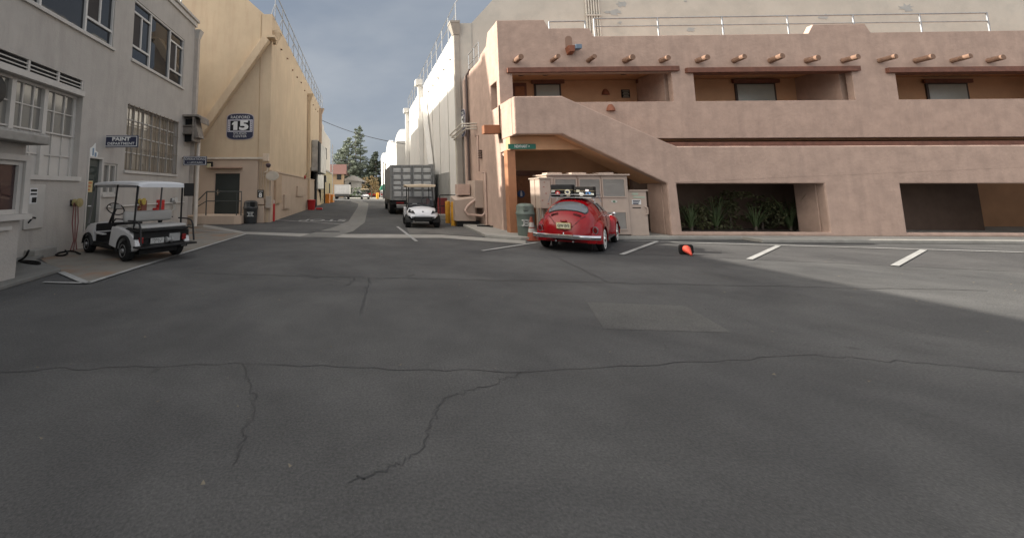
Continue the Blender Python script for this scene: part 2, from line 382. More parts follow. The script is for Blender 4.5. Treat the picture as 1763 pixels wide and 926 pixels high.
# right hand kerb, pavement and slab
KY = 12.95
pv = MB(); pv.plate([(onZ(795, 389).x, onZ(795, 389).y), (onZ(835, 409).x, onZ(835, 409).y - .1), (onZ(893, 413).x, KY + .35), (7.2, KY + .3), (7.2, KY + .75), (12.3, KY + .75), (12.3, KY + .1), (40, KY - .4), (40, 21), (5.2, 21), (onZ(795, 389).x, 20.8)], [], 'Z', 0, .11)
struct('pavement', pv, CONCRETE, 'pale concrete pavement before the adobe building', bevel=.02)
# far cross road, kerb line of the car park
sheet('pavement_far', [(596, 340.2), (672, 340.2), (672, 342.2), (596, 342.2)], .02, CONCRETE, 'pale kerb of the far car park')
# left pavement below the kiosk
pv = MB(); P = [onZ(0, 501), onZ(105, 468.5), onZ(60, 452), onZ(32, 455)]
pv.plate([(P[0].x - 4, P[0].y - 1.9), (P[0].x, P[0].y), (P[1].x, P[1].y), (P[2].x, P[2].y), (-7.9, 10.2), (-12, 9)], [], 'Z', 0, .08)
struct('pavement', pv, CONC_OLD, 'worn pavement corner below the kiosk', bevel=.02)
# ------------------------------------------------------------ grey paint department building (facade in plane X = XL)
XL = -7.86; YE = 17.9
bl = thing('office_building', 'long grey stucco two storey building with factory windows at the left', 'building', (XL, YE, 0))
def span(xn, yn, xt, yt, xb, yb, X=XL):
    n = onX(xn, yn, X); t = onX(xt, yt, X); b = onX(xb, yb, X)
    return (n.y, (t.y + b.y) / 2, b.z, t.z)     # near Y, far Y, bottom z, top z
WA = span(227, 100, 318.5, 70, 313, 151)
WB = span(20, 0, 198, 5, 195, 84); hB = WA[3]
WB = (WB[0] - 2.0, WB[1], WA[2], WA[3])
LV = span(0, 95, 144, 140, 144, 158); LV = (3.0, LV[1], LV[2], LV[3])
WI = span(0, 140, 143, 168, 133, 308); WI = (4.0, WI[1], WI[2], WI[3])
WG = span(214, 285, 302, 209, 307, 301)
DO = span(143, 400, 177, 272, 170, 400); DO = (DO[0], DO[1], .08, DO[3])
WS = span(178, 310, 202, 283, 200, 334)
ZR = onX(337, 40, XL).z
holes = [rect(w[0], w[1], w[2], w[3]) for w in (WA, WB, WI, WG, DO, WS, LV)]
w = MB(); w.plate(rect(-8, YE, 0, ZR), holes, 'X', XL - .30, XL); w.build('wall', STUCCO_GREY, bl)
w = MB(); w.box(XL - 12, XL - .3, YE - .3, YE, 0, ZR); w.box(XL - 12.3, XL - 12, -8, YE, 0, ZR); w.box(XL - 12, XL - .3, -8, -7.7, 0, ZR); w.build('outer_wall', STUCCO_GREY, bl)
w = MB(); w.box(XL - 12, XL - .3, -7.7, YE - .3, ZR - .5, ZR - .3); w.build('roof', mat('roof felt', (.12, .12, .12), .9), bl)
w = MB(); w.box(XL - .35, XL + .16, -8, YE + .12, ZR, ZR + .12); w.box(XL - .32, XL + .08, -8, YE + .06, ZR - .22, ZR - .002); w.build('cornice', TRIM_GREY, bl, bevel=.01)
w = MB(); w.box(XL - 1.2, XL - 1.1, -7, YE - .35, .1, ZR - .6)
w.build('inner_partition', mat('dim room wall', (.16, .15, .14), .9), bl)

def frame_bars(mb, w, ys, zs, t=.05, d0=.14, d1=.04, X=XL, per=None):
    y0, y1, z0, z1 = w
    for y in ys: mb.box(X - d0, X - d1, y - t/2, y + t/2, z0, z1)
    for z in zs: mb.box(X - d0 + .004, X - d1 - .004, y0, y1, z - t/2, z + t/2)
def office_window(w, cuts):
    """cuts: list of (y0, y1, kind); kind 1 = plain pane, 2 = top light, pair of sashes, bottom light"""
    y0, y1, z0, z1 = w; h = z1 - z0
    wd = MB(); t = .07
    wd.box(XL - .16, XL - .03, y0, y1, z0, z0 + t); wd.box(XL - .16, XL - .03, y0, y1, z1 - t, z1)
    for a, b, k in cuts:
        wd.box(XL - .155, XL - .035, a - t/2, a + t/2, z0 + t, z1 - t)
        if k == 2:
            for z in (z0 + h * .24, z0 + h * .80): wd.box(XL - .15, XL - .04, a + t/2, b - t/2, z - .035, z + .035)
            wd.box(XL - .15, XL - .05, (a + b)/2 - .03, (a + b)/2 + .03, z0 + h * .24 + .035, z0 + h * .8 - .035)
    wd.box(XL - .155, XL - .035, y1 - t/2, y1, z0 + t, z1 - t)
    f = wd.build('window', FRAME, bl)
    p = MB(); p.box(XL - .12, XL - .10, y0 + .01, y1 - .01, z0 + .01, z1 - .01); p.build('pane', GLASS_DK, f)
    s = MB(); s.box(XL - .02, XL + .07, y0 - .06, y1 + .06, z0 - .08, z0 - .002); s.build('sill', TRIM_GREY, f)
    for a, b, k in cuts:
        if k != 2: continue
        c = MB(); c.box(XL - .099, XL - .09, a + .05, (a + b)/2 - .03, z0 + h * .27, z0 + h * .77)
        c.build('sash_screen', mat('dark insect screen', (.035, .03, .03), .8), f)
yA = [WA[0], onX(258, 120, XL).y, onX(292, 130, XL).y, WA[1]]
office_window(WA, [(yA[0], yA[1], 2), (yA[1], yA[2], 1), (yA[2], yA[3], 2)])
yB = [WB[0], onX(72, 5, XL).y, onX(150, 40, XL).y, WB[1]]
office_window(WB, [(yB[0], yB[1], 2), (yB[1], yB[2], 1), (yB[2], yB[3], 2)])
# louvred vent
lv = MB(); lv.box(XL - .28, XL - .02, LV[0], LV[1], LV[2], LV[2] + .03)
ys_ = [onX(51, 118, XL).y, onX(102, 135, XL).y]
for y in [ys_[0] - 2.2, *ys_, LV[1] - .03]: lv.box(XL - .14, XL - .01, y - .03, y + .03, LV[2] + .03, LV[3])
for k in (1, 2): z = LV[2] + (LV[3] - LV[2]) * k / 3; lv.box(XL - .05, XL - .02, LV[0], LV[1], z - .013, z + .013)
o = lv.build('vent_louvre', TRIM_GREY, bl)
mb = MB(); mb.box(XL - .07, XL - .06, LV[0] + .01, LV[1] - .01, LV[2] + .031, LV[3] - .01); mb.build('vent_shade_sheet', DARK, o)  # near-black sheet set shallow, standing in for the shade inside the vent
mb = MB(); mb.box(XL - .02, XL + .07, 3, LV[1] + .0, LV[2] - .16, LV[2] - .01); mb.build('vent_ledge', TRIM_GREY, bl, bevel=.008)
# tall factory window: clear panes above, painted panels below
y0, y1, z0, z1 = WI; zg = onX(130, 234, XL).z; hgl = z1 - zg
fr = MB(); fr.box(XL - .3, XL - .16, y0, y1, z1 - .06, z1); fr.box(XL - .3, XL - .16, y0, y1, zg - .04, zg); fr.box(XL - .28, XL - .18, y1 - .10, y1, z0, z1 - .06)
bigs = [onX(88, 180, XL).y, onX(33, 165, XL).y]; gap = bigs[0] - bigs[1]
bl_y = [bigs[1] - gap, *bigs[::-1], y1 - .05]
for y in bl_y[:-1]: fr.box(XL - .28, XL - .13, y - .06, y + .06, z0, z1 - .06)
for i in range(len(bl_y) - 1):
    for k in (1, 2): y = bl_y[i] + (bl_y[i+1] - bl_y[i]) * k / 3; fr.box(XL - .25, XL - .19, y - .015, y + .015, z0, z1 - .06)
fr.box(XL - .245, XL - .195, y0, y1, zg + hgl * .5 - .015, zg + hgl * .5 + .015)
zz = onX(125, 270, XL).z; fr.box(XL - .245, XL - .195, y0, y1, zz - .02, zz + .02)
wf = fr.build('factory_window', TRIM_GREY, bl)
mb = MB(); mb.box(XL - .235, XL - .225, y0, y1, zg, z1 - .06); mb.build('pane', GLASS_FR, wf)
mb = MB(); mb.box(XL - .235, XL - .225, y0, y1, z0 + .05, zg - .04); mb.build('panel', mat('painted window panel', (.46, .44, .41), .5, var=.05), wf)
mb = MB(); mb.box(XL - .28, XL + .06, y0, y1 + .08, z0 - .06, z0 + .05); mb.build('sill', TRIM_GREY, wf)
c = onX(-27, 146, XL); mb = MB(); mb.lathe([(.30, 0), (.36, .02), (.36, .12), (.30, .14)], (XL - .20, c.y + .25, c.z), 'X', 24); fn = mb.build('wall_fan', BLACKSTEEL, wf, smooth=40)
# barred window
y0, y1, z0, z1 = WG
fr = MB()
for z in (z0, z0 + (z1-z0)*.27, z0 + (z1-z0)*.53, z0 + (z1-z0)*.78, z1 - .05): fr.box(XL - .20, XL - .12, y0, y1, z, z + .04)
for k in range(7): y = y0 + (y1 - y0) * k / 6; fr.box(XL - .205, XL - .115, max(y0, y - .025), min(y1, y + .025), z0, z1)
wf = fr.build('factory_window', TRIM_GREY, bl)
mb = MB(); mb.box(XL - .17, XL - .16, y0, y1, z0, z1); mb.build('pane', glass('pale factory glass', (.22, .19, .15), 1.8, .04), wf)
mb = MB()
for k in range(13): y = y0 + .05 + (y1 - y0 - .1) * k / 12; mb.tube([(XL + .03, y, z0 - .02), (XL + .03, y, z1 + .02)], .014, 6)
for z in (z0 + .02, z0 + (z1-z0)*.36, z0 + (z1-z0)*.7, z1 - .02): mb.box(XL + .015, XL + .045, y0, y1, z - .012, z + .012)
mb.build('window_bars', mat('rusty bar steel', (.17, .14, .11), .7, var=.3), wf)
mb = MB(); mb.box(XL - .18, XL + .06, y0 - .05, y1 + .08, z0 - .09, z0); mb.build('sill', TRIM_GREY, wf)
# door
y0, y1, z0, z1 = DO
mb = MB(); mb.box(XL - .14, XL - .08, y0 + .05, y1 - .05, z0 + .01, z1 - .05); d = mb.build('door', GREEN_DK, bl)
mb = MB(); mb.box(XL - .16, XL + .02, y0, y0 + .05, z0, z1); mb.box(XL - .16, XL + .02, y1 - .05, y1, z0, z1); mb.box(XL - .16, XL + .02, y0 + .05, y1 - .05, z1 - .05, z1); mb.build('door_frame', TRIM_GREY, d)
hy = (y1 - y0); mb = MB(); mb.box(XL - .079, XL - .07, y0 + .25*hy, y1 - .2*hy, z1 - 1.0, z1 - .28); mb.build('pane', glass('door glass', (.02, .03, .025)), d)
P1 = onX(149, 311, XL); P2 = onX(162, 331, XL)
mb = MB(); mb.box(XL - .068, XL - .06, P1.y, P2.y, P2.z, P1.z); nt_ = mb.build('notice', mat('yellow notice', (.50, .40, .20), .6), d)
mb = MB()
for k in range(3):
    zt = P1.z - (P1.z - P2.z) * (.12 + .3 * k)
    mb.box(XL - .059, XL - .056, P1.y + (P2.y - P1.y) * .12, P1.y + (P2.y - P1.y) * (.88 - .1 * k), zt - .045, zt)
mb.build('notice_print', mat('orange print', (.42, .13, .04), .6), nt_)
mb = MB(); mb.tube([(XL - .03, y0 + .12, 1.15), (XL + .03, y0 + .12, 1.15), (XL + .03, y0 + .28, 1.15)], .02, 8); mb.build('handle', CHROME, d, smooth=60)
# small window
y0, y1, z0, z1 = WS
fr = MB(); frame_bars(fr, WS, [y0 + .03, (y0 + y1)/2, y1 - .03], [z0 + .03, z1 - .03], .06)
wf = fr.build('window', TRIM_GREY, bl); mb = MB(); mb.box(XL - .11, XL - .10, y0, y1, z0, z1); mb.build('pane', GLASS_FR, wf)
mb = MB(); mb.box(XL - .03, XL + .06, y0 - .06, y1 + .06, z0 - .09, z0); mb.build('sill', TRIM_GREY, wf)
# conduit, access panel, downpipe
cz = onX(300, 349, XL).z; mb = MB(); mb.tube([(XL + .04, DO[1] + .25, cz), (XL + .04, YE - .5, cz)], .03, 8); mb.build('conduit', TRIM_GREY, bl)
mb = MB()
px_ = YE + .13
mb.box(XL - .06, XL + .16, px_ - .11, px_ + .11, .5, ZR - .75); pr = mb.build('downpipe', mat('grey beige pipe paint', (.40, .36, .32), .6), bl, bevel=.01)
mb = MB(); mb.grid([[(XL - .06, px_ - .11, ZR - .75), (XL + .16, px_ - .11, ZR - .75), (XL + .16, px_ + .11, ZR - .75), (XL - .06, px_ + .11, ZR - .75)],
                    [(XL - .18, px_ - .2, ZR - .35), (XL + .28, px_ - .2, ZR - .35), (XL + .28, px_ + .2, ZR - .35), (XL - .18, px_ + .2, ZR - .35)]], close=True)
mb.build('hopper', TRIM_GREY, pr)
mb = MB(); mb.tube([(XL + .30, YE + .15, 0), (XL + .30, YE + .15, onX(322, 230, XL).z)], .09, 12); mb.build('standpipe', mat('cream pipe', (.55, .50, .44), .5), bl, smooth=50)
P1 = onX(44, 318, XL); P2 = onX(70, 392, XL); mb = MB(); mb.box(XL, XL + .05, P1.y, P2.y, P2.z, P1.z)
pn = mb.build('access_panel', mat('pale panel paint', (.44, .42, .39), .5, var=.06), bl, bevel=.01)
mb = MB(); mb.box(XL + .051, XL + .055, P1.y + .08, P1.y + .30, P1.z - .45, P1.z - .08); st = mb.build('sticker', mat('sticker white', (.6, .6, .6), .5), pn)
mb = MB(); mb.box(XL + .056, XL + .059, P1.y + .10, P1.y + .28, P1.z - .16, P1.z - .11); mb.box(XL + .056, XL + .059, P1.y + .1, P1.y + .28, P1.z - .24, P1.z - .20); mb.box(XL + .056, XL + .059, P1.y + .15, P1.y + .28, P1.z - .42, P1.z - .3); mb.build('sticker_print', BLACK, st)
mb = MB(); a = P2 + Vector((.055, -.45, .15)); mb.tube([(XL + .056, a.y, a.z), (XL + .056, a.y + .12, a.z + .12), (XL + .056, a.y + .2, a.z + .10)], .022, 6); mb.build('scuff', BLACK, pn)
# plinth crack line and roof rail
mb = MB()
for y in (YE - 4.0, YE - 2.2, YE - .5): mb.tube([(XL - .5, y, ZR - .3), (XL - .5, y, ZR + 1.2)], .025, 8)
for z in (ZR + .65, ZR + 1.2): mb.tube([(XL - .5, YE - 4, z), (XL - .5, YE - .5, z)], .025, 8)
mb.tube([(XL - .5, YE - .5, ZR + 1.2), (XL - 4, YE - .5, ZR + 1.2)], .025, 8); mb.build('roof_railing', STEEL, bl, smooth=50)
# pipes and boxes fixed to this wall by the cart
def wall_at(x, y): return onX(x, y, XL)
def hose_set(x, y, col, label, cat, hang):
    c = wall_at(x, y); t = thing('hose_reel', label, cat, (XL, c.y, c.z))
    mb = MB(); mb.lathe([(.02, 0), (.10, .0), (.10, .04), (.05, .05), (.05, .13), (.12, .14), (.12, .18), (.03, .19)], (XL + .02, c.y, c.z), 'X', 20); mb.build('reel', mat(col[0], col[1], .6, var=.15), t, smooth=35)
    mb = MB(); mb.box(XL, XL + .03, c.y - .12, c.y + .12, c.z - .08, c.z + .08); mb.build('bracket', BLACKSTEEL, t)
    mb = MB()
    for k in range(3):
        dy = .07 * (k - 1)
        mb.tube([(XL + .08, c.y + dy, c.z), (XL + .1, c.y + dy * 1.6, c.z - hang * .4), (XL + .12, c.y + dy * .6, c.z - hang * .75), (XL + .1, c.y + dy * 2.2, c.z - hang)], .013, 6)
    mb.build('hose', mat('%s cord' % col[0], col[2], .6), t, smooth=60)
    return t
hose_set(126, 349, ('yellow reel plastic', (.30, .25, .11), (.20, .07, .07)), 'yellow hose reel with red cords hanging left of the green door', 'hose reel', 1.35)
hose_set(239, 347, ('ochre reel plastic', (.40, .30, .06), (.35, .28, .08)), 'small yellow cord reel on the wall behind the cart steering wheel', 'hose reel', .28)
hose_set(296, 345, ('white reel plastic', (.45, .44, .42), (.5, .49, .46)), 'coil of white hose on the wall near the building end', 'hose reel', .42)
def red_box(x0, y0, x1, y1, lab, m):
    a = wall_at(x0, y1); b = wall_at(x1, y0); t = MB(); t.box(XL, XL + .16, a.y, b.y, a.z, b.z)
    o = t.build('fire_cabinet', m, bevel=.01); tag(o, lab, 'cabinet'); return o
red_box(236, 345, 246, 365, 'dull brown red cabinet on the grey wall, left of the bright red one', mat('dull red paint', (.16, .05, .035), .6))
red_box(268, 344, 277, 372, 'bright red fire cabinet on the grey wall behind the near golf cart', RED)
red_box(262, 358, 267, 372, 'small low red box attached beside the bright red cabinet', RED)
# signs hung square to the wall
def hung_sign(xa, ya, xb, yb, Y, lines, label, tilt=0.0):
    a = onY(xa, yb, Y); b = onY(xb, ya, Y); t = thing('hanging_sign', label, 'sign', ((a.x + b.x)/2, Y, a.z))
    cx, cz, w, h = (a.x + b.x)/2, (a.z + b.z)/2, b.x - a.x, b.z - a.z
    mb = MB(); mb.box(a.x, b.x, Y, Y + .05, a.z, b.z); bd = mb.build('board', NAVY, t, bevel=.008)
    mb = MB(); i = h * .07
    for (x0, x1, z0, z1) in ((a.x + i, b.x - i, b.z - i - .02, b.z - i), (a.x + i, b.x - i, a.z + i, a.z + i + .02), (a.x + i, a.x + i + .02, a.z + i + .02, b.z - i - .02), (b.x - i - .02, b.x - i, a.z + i + .02, b.z - i - .02)):
        mb.box(x0, x1, Y - .004, Y + .002, z0, z1)
    mb.build('border', SIGNWHITE, t)
    for (txt, fz, fs, fw, wt) in lines:
        words(txt, h * fs, lambda u, v, q: (cx + u, Y - .005, cz + h * fz + v), SIGNWHITE, t, weight=wt, width=w * fw)
    if XL < a.x:
        mb = MB(); mb.bar((XL, Y + .025, cz + h * .3), (a.x, Y + .025, cz + h * .3), .04); mb.build('bracket', BLACKSTEEL, t)
    return t
YS1 = onX(172, 250, XL).y + .6
hung_sign(179, 233, 238, 254, 11.9, [('PAINT', .17, .40, .54, .006), ('DEPARTMENT', -.2, .30, .80, .002)], 'navy sign reading PAINT DEPARTMENT over the dark green door')
hung_sign(315, 269, 356, 285, 17.1, [('OPERATIONS', .17, .34, .84, .0), ('< UPSTAIRS', -.2, .28, .66, .0)], 'navy sign reading OPERATIONS UPSTAIRS at the grey building end')
# small blue and white decal over the door
c = wall_at(161, 259); mb = MB()
mb.plate([(c.y - .14, c.z - .2), (c.y + .16, c.z - .2), (c.y + .2, c.z - .05), (c.y + .08, c.z + .0), (c.y + .06, c.z + .22), (c.y - .06, c.z + .1), (c.y - .16, c.z + .04)], [], 'X', XL + .001, XL + .012)
dc = mb.build('decal', SIGNWHITE); tag(dc, 'small white and blue figure decal above the green door', 'decal')
mb = MB(); mb.box(XL + .013, XL + .018, c.y - .06, c.y + .0, c.z - .16, c.z + .06); mb.box(XL + .013, XL + .018, c.y + .04, c.y + .12, c.z - .18, c.z - .06); mb.build('blue_mark', mat('decal blue', (.16, .24, .34), .5), dc)
# ventilation cowl on the wall end
c0 = onY(305, 243, 17.0); c1 = onY(334, 201, 17.0); YV = 17.0
t = thing('ventilation_cowl', 'rusty grey box ventilator with curved hood high on the grey building corner', 'ventilator', (c0.x, YV, c0.z))
mb = MB(); w_ = c1.x - c0.x; h_ = c1.z - c0.z
GALV = mat('stained galvanised sheet', (.24, .215, .19), .6, metal=.2, var=.25, scale=5, stain=.6, stain_col=(.12, .09, .07))
mb.box(c0.x, c0.x + .05, YV, YV + .8, c0.z, c1.z); mb.box(c1.x - .07, c1.x - .0, YV, YV + .8, c0.z, c1.z); mb.box(c0.x + .05, c1.x - .07, YV + .3, YV + .8, c0.z, c1.z - .01)
mb.box(c0.x + .05, c1.x - .07, YV + .02, YV + .3, c0.z + h_ * .62, c0.z + h_ * .66); mb.box(c0.x + .05, c1.x - .07, YV + .01, YV + .3, c0.z + h_ * .3, c0.z + h_ * .34); mb.box(c0.x + .05, c1.x - .07, YV + .1, YV + .3, c0.z + h_ * .36, c0.z + h_ * .6)
mb.build('housing', GALV, t, bevel=.01)
mb = MB(); mb.box(c0.x + .05, c1.x - .07, YV + .28, YV + .295, c0.z, c1.z - .05); mb.build('intake', DARK, t)
mb = MB(); pr_ = [(c0.x, c1.z), (c0.x, c1.z + .09), (c1.x + .2, c1.z + .09), (c1.x + .34, c1.z - .02), (c1.x + .36, c1.z - .28), (c1.x + .31, c1.z - .28), (c1.x + .28, c1.z - .06), (c1.x + .16, c1.z)]
mb.plate(pr_, [], 'Y', YV - .05, YV + .85); mb.build('hood', GALV, t, bevel=.01)
mb = MB(); sc_ = []
for k in range(9): a = k / 8; sc_.append((c1.x + .02 + .16 * math.sin(a * PI) * .2 + .20 * (a ** 2), c1.z - .05 - a * h_ * .8))
mb.plate([(p[0], p[1]) for p in sc_] + [(c1.x, c1.z - h_ * .85), (c1.x, c1.z - .05)], [], 'Y', YV + .1, YV + .7); mb.build('duct', GALV, t)
mb = MB(); mb.box(XL, c0.x, YV + .3, YV + .6, c0.z + .2, c1.z - .2) if c0.x > XL else None
if mb.v: mb.build('wall_duct', GALV, t)
# loose hoses on the ground
for pix, lab in (([(40, 452), (50, 430), (60, 452), (70, 448), (46, 446), (62, 444)], 'short black cable loop on the pavement by the kiosk'),
                 ([(80, 424), (95, 421), (106, 428), (118, 434), (112, 440), (94, 440), (100, 435), (125, 431), (140, 438)], 'black hose coiled on the apron below the yellow reel')):
    P = [onZ(x, y, .06 if lab[0] == 's' else .03) for x, y in pix]
    if lab[0] == 's': P = [onZ(32, 449, .10), onZ(44, 443, .35), onZ(50, 430, .6)][::-1] + [onZ(32, 449, .10), onZ(50, 449, .1), onZ(68, 451, .1), onZ(70, 455, .1), onZ(50, 453, .1), onZ(34, 450, .1)]
    mb = MB(); Q = []
    for i in range(len(P) - 1):
        for k in range(5): Q.append(P[i].lerp(P[i+1], k/5))
    Q.append(P[-1]); Q2 = [sum((Q[max(0, min(len(Q)-1, i+d))] for d in (-2, -1, 0, 1, 2)), Vector()) / 5 for i in range(len(Q))]
    mb.tube(Q2, .02, 6); o = mb.build('hose', RUBBER, smooth=60); tag(o, lab, 'hose')
# low concrete step along the wall
mb = MB(); mb.plate([(XL + .002, onX(40, 440, XL).y), (XL + .28, onX(40, 440, XL).y), (XL + .28, onX(80, 430, XL).y), (XL + .002, onX(80, 430, XL).y)], [], 'Z', .0, .22)
tag(mb.build('concrete_block', CONCRETE, bevel=.02), 'low concrete block at the foot of the grey wall', 'block')

# ------------------------------------------------------------ kiosk at the left edge (face X = XK)
XK = -6.1; c = onX(25, 480, XK); YK = onX(34, 380, XK).y
ks = thing('guard_kiosk', 'grey kiosk with sliding window and flat canopy cut by the left edge', 'kiosk', (XK, YK, 0))
ZT = onX(48, 250, XK).z
a = onX(35, 368, XK); b = onX(38, 277, XK); HW = (2.5, a.y, a.z, b.z)
w = MB(); w.plate(rect(0, YK, 0, ZT), [rect(*HW)], 'X', XK - .2, XK); w.box(XK - 1.4, XK - .2, YK - .2, YK, 0, ZT); w.box(XK - 1.6, XK - 1.4, 0, YK, 0, ZT); w.build('wall', STUCCO_GREY, ks)
mb = MB(); mb.box(XK - 1.6, XK + .35, 0, YK + .12, ZT + .002, ZT + .16); rf = mb.build('canopy', mat('weathered canopy board', (.28, .265, .24), .85, var=.2, scale=4, stain=.6, stain_col=(.12, .11, .10)), ks, bevel=.02)
mb = MB(); mb.box(XK - 1.6, XK + .31, 0, YK + .08, ZT + .163, ZT + .20); mb.build('roofing', mat('roof grit', (.33, .32, .30), .95, var=.3, scale=20), rf)
y0, y1, z0, z1 = HW
fr = MB(); frame_bars(fr, HW, [y0, y1 - .04, y1 - 1.0, y1 - 1.9], [z0 + .04, z1 - .04], .08, .14, .03, XK)
wf = fr.build('window', TRIM_GREY, ks); mb = MB(); mb.box(XK - .10, XK - .09, y0, y1, z0, z1); mb.build('pane', glass('kiosk glass', (.05, .03, .03), 1.7), wf)
mb = MB(); mb.box(XK + .002, XK + .10, y0, y1 + .15, z0 - .10, z0 - .005); mb.box(XK + .002, XK + .05, y0, y1 - .2, z0 - .26, z0 - .2); mb.build('sill', TRIM_GREY, wf)
mb = MB(); mb.box(XK + .001, XK + .03, y0, y1 + .12, z1 + .0, z1 + .10); mb.box(XK + .001, XK + .03, y1 + .0, y1 + .12, z0, z1 - .001); mb.build('trim', TRIM_GREY, wf)
# ------------------------------------------------------------ tan stage building 15 (front Y = YT, street side X = XT)
XT, YT, YT2 = -4.8, 20.4, 46.0
ts = thing('stage_building', 'tall tan sound stage with a sloping buttress and number fifteen sign', 'building', (XT, YT, 0))
ZE = onY(462, 25, YT).z
gx = onY(430, 0, YT); sl = (gx.z - ZE) / (XT - .35 - gx.x)
pk = 8.3 / sl
prof = [(XT, 0), (XT, ZE), (XT - .45, ZE), (XT - .45 - pk, ZE + 8.3), (XT - .45 - pk - 5, ZE + 8.3), (XT - .45 - 2 * pk - 5, ZE), (XT - 26, ZE), (XT - 26, 0)]
w = MB(); w.plate(prof, [], 'Y', YT, YT + .4); w.build('gable_wall', TAN, ts)
DB = dict(y0=onX(541, 300, XT).y, y1=onX(554, 300, XT).y, z1=onX(541, 280, XT).z)
w = MB(); w.plate([(YT + .4, 0), (YT2, 0), (YT2, ZE), (YT + .4, ZE)], [rect(DB['y0'], DB['y1'] - .5, .01, DB['z1'])], 'X', XT - .4, XT); w.build('street_wall', TAN, ts)
rf = MB(); rf.plate([(p[0], p[1]) for p in [(XT - .4, ZE - .3), (XT - .45 - pk, ZE + 8.1), (XT - 5.45 - pk, ZE + 8.1), (XT - 5.45 - 2*pk, ZE - .3)]], [], 'Y', YT + .41, YT2 - .01)
rf.build('roof', mat('pale roof felt', (.30, .29, .27), .9), ts)
# corner pier (right of the vertical joint) and lower wainscot
xj = onY(447, 150, YT).x
mb = MB(); zl = onY(400, 272, YT).z; z2 = onX(480, 299, XT).z
mb.plate([(XT - 5.2, 0), (xj + .05, 0), (xj + .05, zl), (XT - 5.2, zl)], [rect(onY(369, 350, YT).x, onY(414, 350, YT).x, .35, onY(390, 298, YT).z)], 'Y', YT - .12, YT - .003)
mb.build('lower_wall', TAN_LOW, ts)
mb = MB(); mb.plate([(YT - .003, 0), (DB['y0'] - .3, 0), (DB['y0'] - .3, z2 - .0), (YT - .003, z2)], [], 'X', XT + .003, XT + .10); mb.box(XT + .003, XT + .15, YT, DB['y0'] - .3, z2 + .001, z2 + .08)
mb.build('plinth_wall', TAN_LOW, ts)
mb = MB(); mb.box(xj - .012, xj + .012, YT - .02, YT - .002, zl + .02, ZE); mb.build('expansion_joint', mat('joint shade paint', (.42, .30, .18), .9), ts)
# buttress: sloped slab standing off the gable wall
A = onY(458, 66, YT - .35); B = onY(337, 238, YT - .35); d = Vector((B.x - A.x, 0, B.z - A.z)); d.normalize(); n_ = Vector((-d.z, 0, d.x)); 
if n_.x < 0: n_ = -n_
B2 = B + d * 1.2; wdt = .20
mb = MB(); mb.plate([(A.x - n_.x * wdt, A.z - n_.z * wdt), (A.x + n_.x * wdt, A.z + n_.z * wdt), (B2.x + n_.x * wdt, B2.z + n_.z * wdt), (B2.x - n_.x * wdt, B2.z - n_.z * wdt)], [], 'Y', YT - .42, YT - .003)
mb.build('buttress', TAN, ts, bevel=.02)
# scupper, cap, downpipe on the street side
def hopper_pipe(x, Y, z_top, m, root, X, sgn, z_bot=0.3, brk=True, w=.13):
    mb = MB(); mb.box(X + sgn * .02, X + sgn * (.02 + 2*w), Y - w, Y + w, z_bot, z_top - .55); p = mb.build('downpipe', m, root, bevel=.015)
    mb = MB(); mb.grid([[(X + sgn*.01, Y - w, z_top - .55), (X + sgn*.3, Y - w, z_top - .55), (X + sgn*.3, Y + w, z_top - .55), (X + sgn*.01, Y + w, z_top - .55)],
                        [(X + sgn*.01, Y - .28, z_top), (X + sgn*.5, Y - .28, z_top), (X + sgn*.5, Y + .28, z_top), (X + sgn*.01, Y + .28, z_top)]], close=True)
    mb.box(X, X + sgn*.52, Y - .3, Y + .3, z_top, z_top + .06); mb.build('hopper', m, p)
zc = onX(466, 62, XT).z
mb = MB(); mb.grid([[(XT + .01, YT + .25, zc - .2), (XT + .15, YT + .25, zc - .2), (XT + .15, YT + .45, zc - .2), (XT + .01, YT + .45, zc - .2)], [(XT + .01, YT + .15, zc + .35), (XT + .38, YT + .15, zc + .35), (XT + .38, YT + .6, zc + .35), (XT + .01, YT + .6, zc + .35)]], close=True)
mb.box(XT + .01, XT + .4, YT + .14, YT + .62, zc + .35, zc + .5); mb.build('scupper', TAN, ts)
mb = MB(); mb.box(XT - .2, XT + .22, YT - .44, YT + .12, onY(460, 70, YT).z - .0, onY(460, 70, YT).z + .12); mb.build('buttress_cap', TAN, ts)
yp = onX(529, 250, XT).y; hopper_pipe(0, yp, onX(529, 162, XT).z, TAN, ts, XT, 1, .2, w=.13)
yp2 = onX(551, 250, XT).y - .8; hopper_pipe(0, yp2, ZE - .4, TAN_LOW, ts, XT, 1, 5.5, w=.13)
# small stub vents under the eaves
mb = MB()
for k in range(11): y = YT + 2.2 + k * 1.9; mb.tube([(XT, y, ZE - 1.15 + .1 * math.sin(k*2)), (XT + .1, y, ZE - 1.18 + .1 * math.sin(k*2))], .05, 8)
mb.build('eaves_vents', mat('rusty stub', (.28, .17, .11), .8), ts)
# roof railing
def railing(root, X, y0, y1, z, n, m=STEEL, h=1.25, r=.03, inn=0.0, name='roof_railing'):
    mb = MB()
    for k in range(n + 1): y = y0 + (y1 - y0) * k / n; mb.tube([(X, y, z - .3), (X, y, z + h)], r, 6); mb.tube([(X - inn, y, z - .25), (X, y, z + h*.5)], r*.8, 6) if inn else None
    for zz in (z + h * .5, z + h): mb.tube([(X, y0, zz), (X, y1, zz)], r, 6)
    return mb, name
mb, _ = railing(ts, XT + .12, YT + .1, YT2 - .5, ZE, 13, inn=.3)
mb.tube([(XT + .12, YT + .1, ZE + 1.25), (XT - 5, YT + .1, ZE + 1.25 + sl * 4.4)], .03, 6)
mb.build('roof_railing', STEEL, ts, smooth=50)
